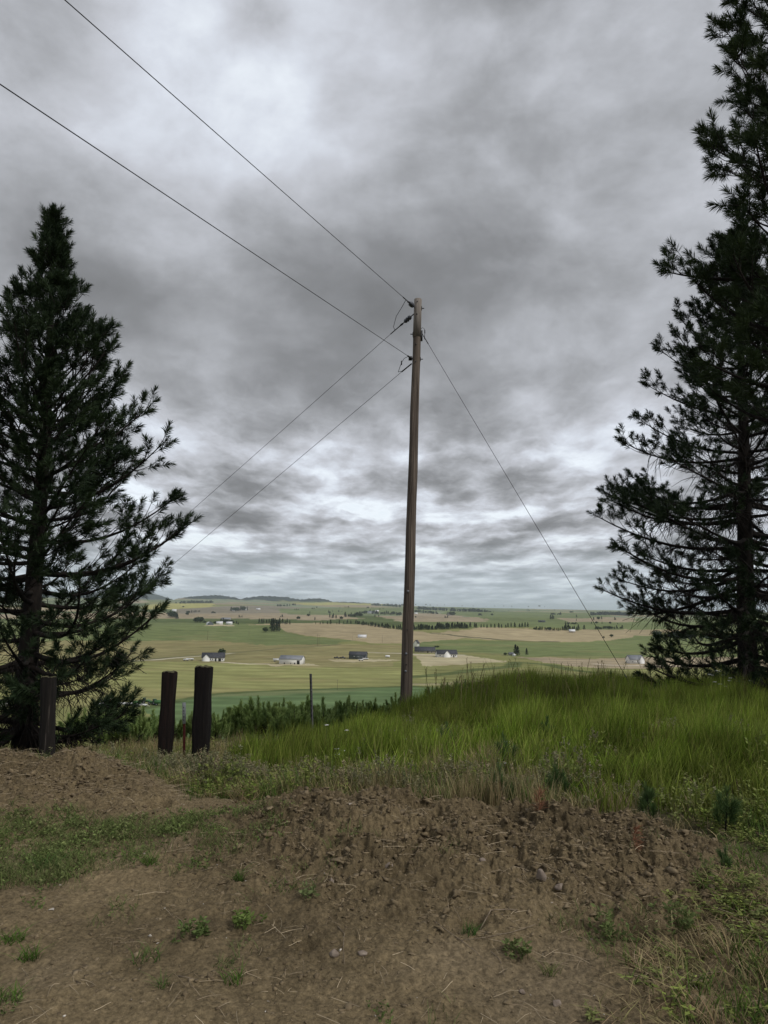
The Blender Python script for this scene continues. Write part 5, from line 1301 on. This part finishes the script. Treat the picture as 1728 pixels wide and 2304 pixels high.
def ftree(kind, px, pyb, hpx, label, group=None, wf=1.0, back=0):
    p = ground_hit(px, pyb); k = mpp(p); o = rt.choice(FT[kind])
    if FU[id(o)]:
        key = id(o); o = o.copy(); C.objects.link(o)
    else: FU[id(o)] = True
    h = hpx * k; o.location = (p[0], p[1], p[2] - .02 * h); o.scale = (h * wf, h * wf, h); o.rotation_euler = (0, 0, rt.uniform(0, 6)); NT[0] += 1
    for key_ in ('group',):
        if key_ in o: del o[key_]
    tag(o, label, 'tree', group); return o
def row(kind, x0, y0, x1, y1, n, h, label, group, jit=1.5, wf=1.2, hv=.35):
    for i in range(n):
        t = (i + rt.uniform(-.35, .35)) / max(n - 1, 1); t = min(1, max(0, t))
        ftree(rt.choice(kind), x0 + (x1 - x0) * t, y0 + (y1 - y0) * t + rt.uniform(-jit, jit) * .5, h * rt.uniform(1 - hv, 1 + hv), label, group, wf * rt.uniform(.8, 1.3))
ftree('r', 499, 1476, 17, 'round bright green tree behind the white ranch house', wf=1.15)
for px in (611, 615, 622, 627): ftree('c', px, 1421, 29 if px < 620 else 26, 'tall dark conifer in the tight clump standing out on green slope', 'clump of tall dark conifers', 1.0)
ftree('r', 597, 1423, 12, 'round dark tree just left of the tall conifer clump', wf=1.3)
row('c', 583, 1402, 652, 1405, 13, 12, 'dark conifer in the row behind the tall conifer clump', 'row behind the tall conifer clump')
row('cr', 440, 1401, 452, 1402, 3, 10, 'dark tree left of the arched barn', 'trees left of the arched barn')
row('r', 455, 1402, 492, 1404, 5, 5, 'low bush line left of the small white farm buildings', 'bushes by the arched barn', wf=1.6)
row('rc', 497, 1400, 536, 1405, 9, 8, 'dark tree in the clump behind the small white farm buildings', 'farm clump', wf=1.4)
row('c', 710, 1405, 810, 1403, 12, 8, 'dark conifer in the loose line above the left tan hill', 'line above the left tan hill', wf=1.1)
row('c', 800, 1404, 905, 1418, 26, 9, 'dark conifer in the tree line behind the left tan hill', 'tree line behind the left tan hill', wf=1.6)
row('c', 930, 1418, 1052, 1414, 34, 12, 'dark conifer in the dense belt right of the pole', 'dense belt right of the pole', wf=1.6, hv=.3)
row('c', 1058, 1413, 1190, 1412, 18, 11, 'spaced conifer on the rim above the right tan hill', 'rim row above the right tan hill', wf=1.2)
row('cr', 1203, 1417, 1262, 1419, 14, 7, 'dark tree in the patch right of the rim row', 'patch right of the rim row', wf=1.6)
row('c', 1265, 1418, 1303, 1419, 9, 12, 'dark tree in the clump by the white-roofed barn', 'clump by the white-roofed barn', wf=1.5)
row('c', 1314, 1417, 1316, 1417, 1, 10, 'single slim tree right of the white-roofed barn', None)
row('rc', 1340, 1416, 1400, 1415, 14, 6, 'small dark tree in the thin far line before the right pine', 'thin far line before the right pine', wf=1.5)
ftree('r', 1376, 1434, 7, 'lone round tree on the edge of the right tan field', wf=1.4); ftree('r', 1358, 1436, 4, 'low dark bush left of the lone round tree', wf=1.8)
ftree('c', 1160, 1475, 24, 'taller dark conifer by the small grey shed', wf=1.25); ftree('c', 1165, 1475, 21, 'second dark conifer touching the taller one', wf=1.25)
ftree('c', 1185, 1474, 15, 'shorter dark conifer standing apart to the right of the shed conifers', wf=1.3); ftree('r', 1137, 1475, 7, 'round dark bush left of the small grey shed', wf=1.3)
row('r', 980, 1456, 985, 1457, 2, 4, 'low dark shrub behind the low wide house', 'shrubs behind the low wide house', wf=1.8)
row('cr', 520, 1376, 556, 1374, 9, 9, 'dark tree in the far clump on brown field', 'far clump on the brown field', wf=1.2)
row('rc', 422, 1380, 448, 1377, 7, 5, 'small tree in the short far row right of the left pine', 'short far row', wf=1.4)
row('cr', 383, 1388, 399, 1392, 6, 12, 'tree clump beside the left pine tips', 'clump beside the left pine tips', wf=1.3)
row('c', 742, 1390, 756, 1391, 4, 10, 'dark conifer in the small group over the pink field', 'small group over the pink field', wf=1.3)
row('cr', 776, 1388, 812, 1387, 11, 9, 'dark tree left of the far white farmhouse', 'trees left of the far white farmhouse', wf=1.3)
row('cr', 815, 1380, 900, 1385, 20, 7, 'dark tree in the belt behind the far white farmhouse', 'belt behind the far white farmhouse', wf=1.6)
row('c', 738, 1377, 770, 1377, 4, 5, 'tiny far tree above the small conifer group', 'tiny far trees', wf=1.2)
row('cr', 625, 1365, 665, 1363, 7, 5, 'tiny tree around the far green-roofed farm', 'far green farm trees', wf=1.5)
row('cr', 935, 1378, 985, 1382, 12, 6, 'dark tree in the far patch right of the pole', 'far patch right of the pole', wf=1.5)
row('cr', 1005, 1385, 1022, 1385, 5, 8, 'dark tree in small far clump by the pale building', 'small far clump by the pale building', wf=1.2)
row('cr', 1050, 1376, 1110, 1378, 12, 4, 'tiny tree in a far line in the green middle distance', 'far green line', wf=1.6)
row('cr', 1240, 1384, 1262, 1384, 6, 7, 'dark tree in the far farm clump right of centre', 'far farm clump', wf=1.3)
row('c', 1239, 1393, 1247, 1393, 3, 8, 'small conifer of the trio below the far farm clump', 'conifer trio', wf=1.2)
row('cr', 1272, 1404, 1300, 1405, 8, 4, 'low dark tree in the short line on the pink far field', 'line on the pink far field', wf=1.5)
row('rc', 1330, 1404, 1390, 1405, 5, 4, 'scattered small far tree above the thin far line', 'scattered small far trees', wf=1.3)
row('rc', 860, 1363, 1000, 1362, 10, 3.5, 'speck of a tree on the skyline right of the pole', 'skyline specks right of the pole', wf=1.4)
row('rc', 1040, 1365, 1230, 1366, 9, 3, 'speck of a tree on the far right skyline', 'skyline specks far right', wf=1.6)
row('cr', 100, 1420, 330, 1412, 12, 9, 'dark tree seen through the left pine boughs', 'trees seen through the left pine', wf=1.3)
row('cr', 1480, 1440, 1700, 1445, 12, 16, 'dark tree glimpsed through the right pine boughs', 'trees seen through the right pine', wf=1.3)
print('far trees', NT[0])
# far woods that read as one mass
def woods(label, line, h, n, seed):
    rng = np.random.default_rng(seed); VV = []; CC = []
    P = [ground_hit(*q) for q in line]
    for i in range(n):
        s = rng.random() * (len(P) - 1); j = min(int(s), len(P) - 2); p = P[j] + (P[j + 1] - P[j]) * (s - j); k = mpp(p)
        hh = h * k * rng.uniform(.5, 1.1); x = p[0] + rng.normal(0, 3 * k); y = p[1] + rng.normal(0, 12 * k); z = float(H(x, y, False))
        u = rng.normal(size=(26, 3)); c = np.array([x, y, z]) + np.abs(rng.random((26, 1))) * np.array([0, 0, hh]) + u * np.array([.3, .3, .1]) * hh * .6
        a1 = rng.normal(size=(26, 3)); a1 /= np.linalg.norm(a1, axis=1)[:, None]; a2 = np.cross(a1, u); a2 /= np.linalg.norm(a2, axis=1)[:, None]; s_ = hh * .22
        VV.append(np.stack([c - a1 * s_, c + a2 * s_, c + a1 * s_, c - a2 * s_], 1).reshape(-1, 3)); CC.append(np.tile(np.array([.018, .03, .016]) * rng.uniform(.7, 1.4), (104, 1)))
    V = np.concatenate(VV); o = mesh('woods', V, np.arange(len(V)).reshape(-1, 4), MAT['far_leaf'], attrs={'tint': np.concatenate(CC)}); tag(o, label, 'woods', None, 'stuff')
rt2 = random.Random(31)
for i in range(46):
    px = rt2.uniform(400, 1400); py = rt2.choice((1366, 1370, 1374, 1379, 1384, 1389, 1395)) + rt2.uniform(-2, 2)
    for j in range(rt2.choice((1, 1, 2, 3))): ftree(rt2.choice('ccr'), px + j * rt2.uniform(2, 4), py, rt2.uniform(2.5, 5) * (py - 1340) / 35, 'small dark tree dotted among the far fields near the skyline', 'trees dotted among the far fields', 1.4)
print('far trees', NT[0])
woods('dark far woods in a low strip under the yellow fields', [(405, 1358), (480, 1357)], 5, 60, 1)
woods('dark far woods on the slope right of the pole', [(940, 1371), (990, 1373), (1040, 1376), (1090, 1377)], 6, 110, 2)
woods('blue-dark far woods in front of the right pine', [(1330, 1384), (1370, 1383), (1420, 1386)], 6, 110, 3)
woods('dark far woods left of the pole', [(840, 1362), (900, 1366)], 5, 60, 4)

# ------------------------------------------------------------------ the air
def haze():
    m = bpy.data.materials.new('haze_air'); m.use_nodes = True; nt = m.node_tree; nt.nodes.clear()
    o_ = nt.nodes.new('ShaderNodeOutputMaterial'); v = nt.nodes.new('ShaderNodeVolumePrincipled'); nt.links.new(v.outputs[0], o_.inputs['Volume'])
    v.inputs['Color'].default_value = (.80, .90, 1.0, 1); v.inputs['Density'].default_value = HAZE; v.inputs['Anisotropy'].default_value = 0.2
    b = MB(); b.box((0, 0, 30), (126000, 126000, 460)); o = b.build('haze', m); tag(o, 'thin blue haze over the far valley', 'haze', None, 'stuff')
HAZE = 4.0e-5
haze()
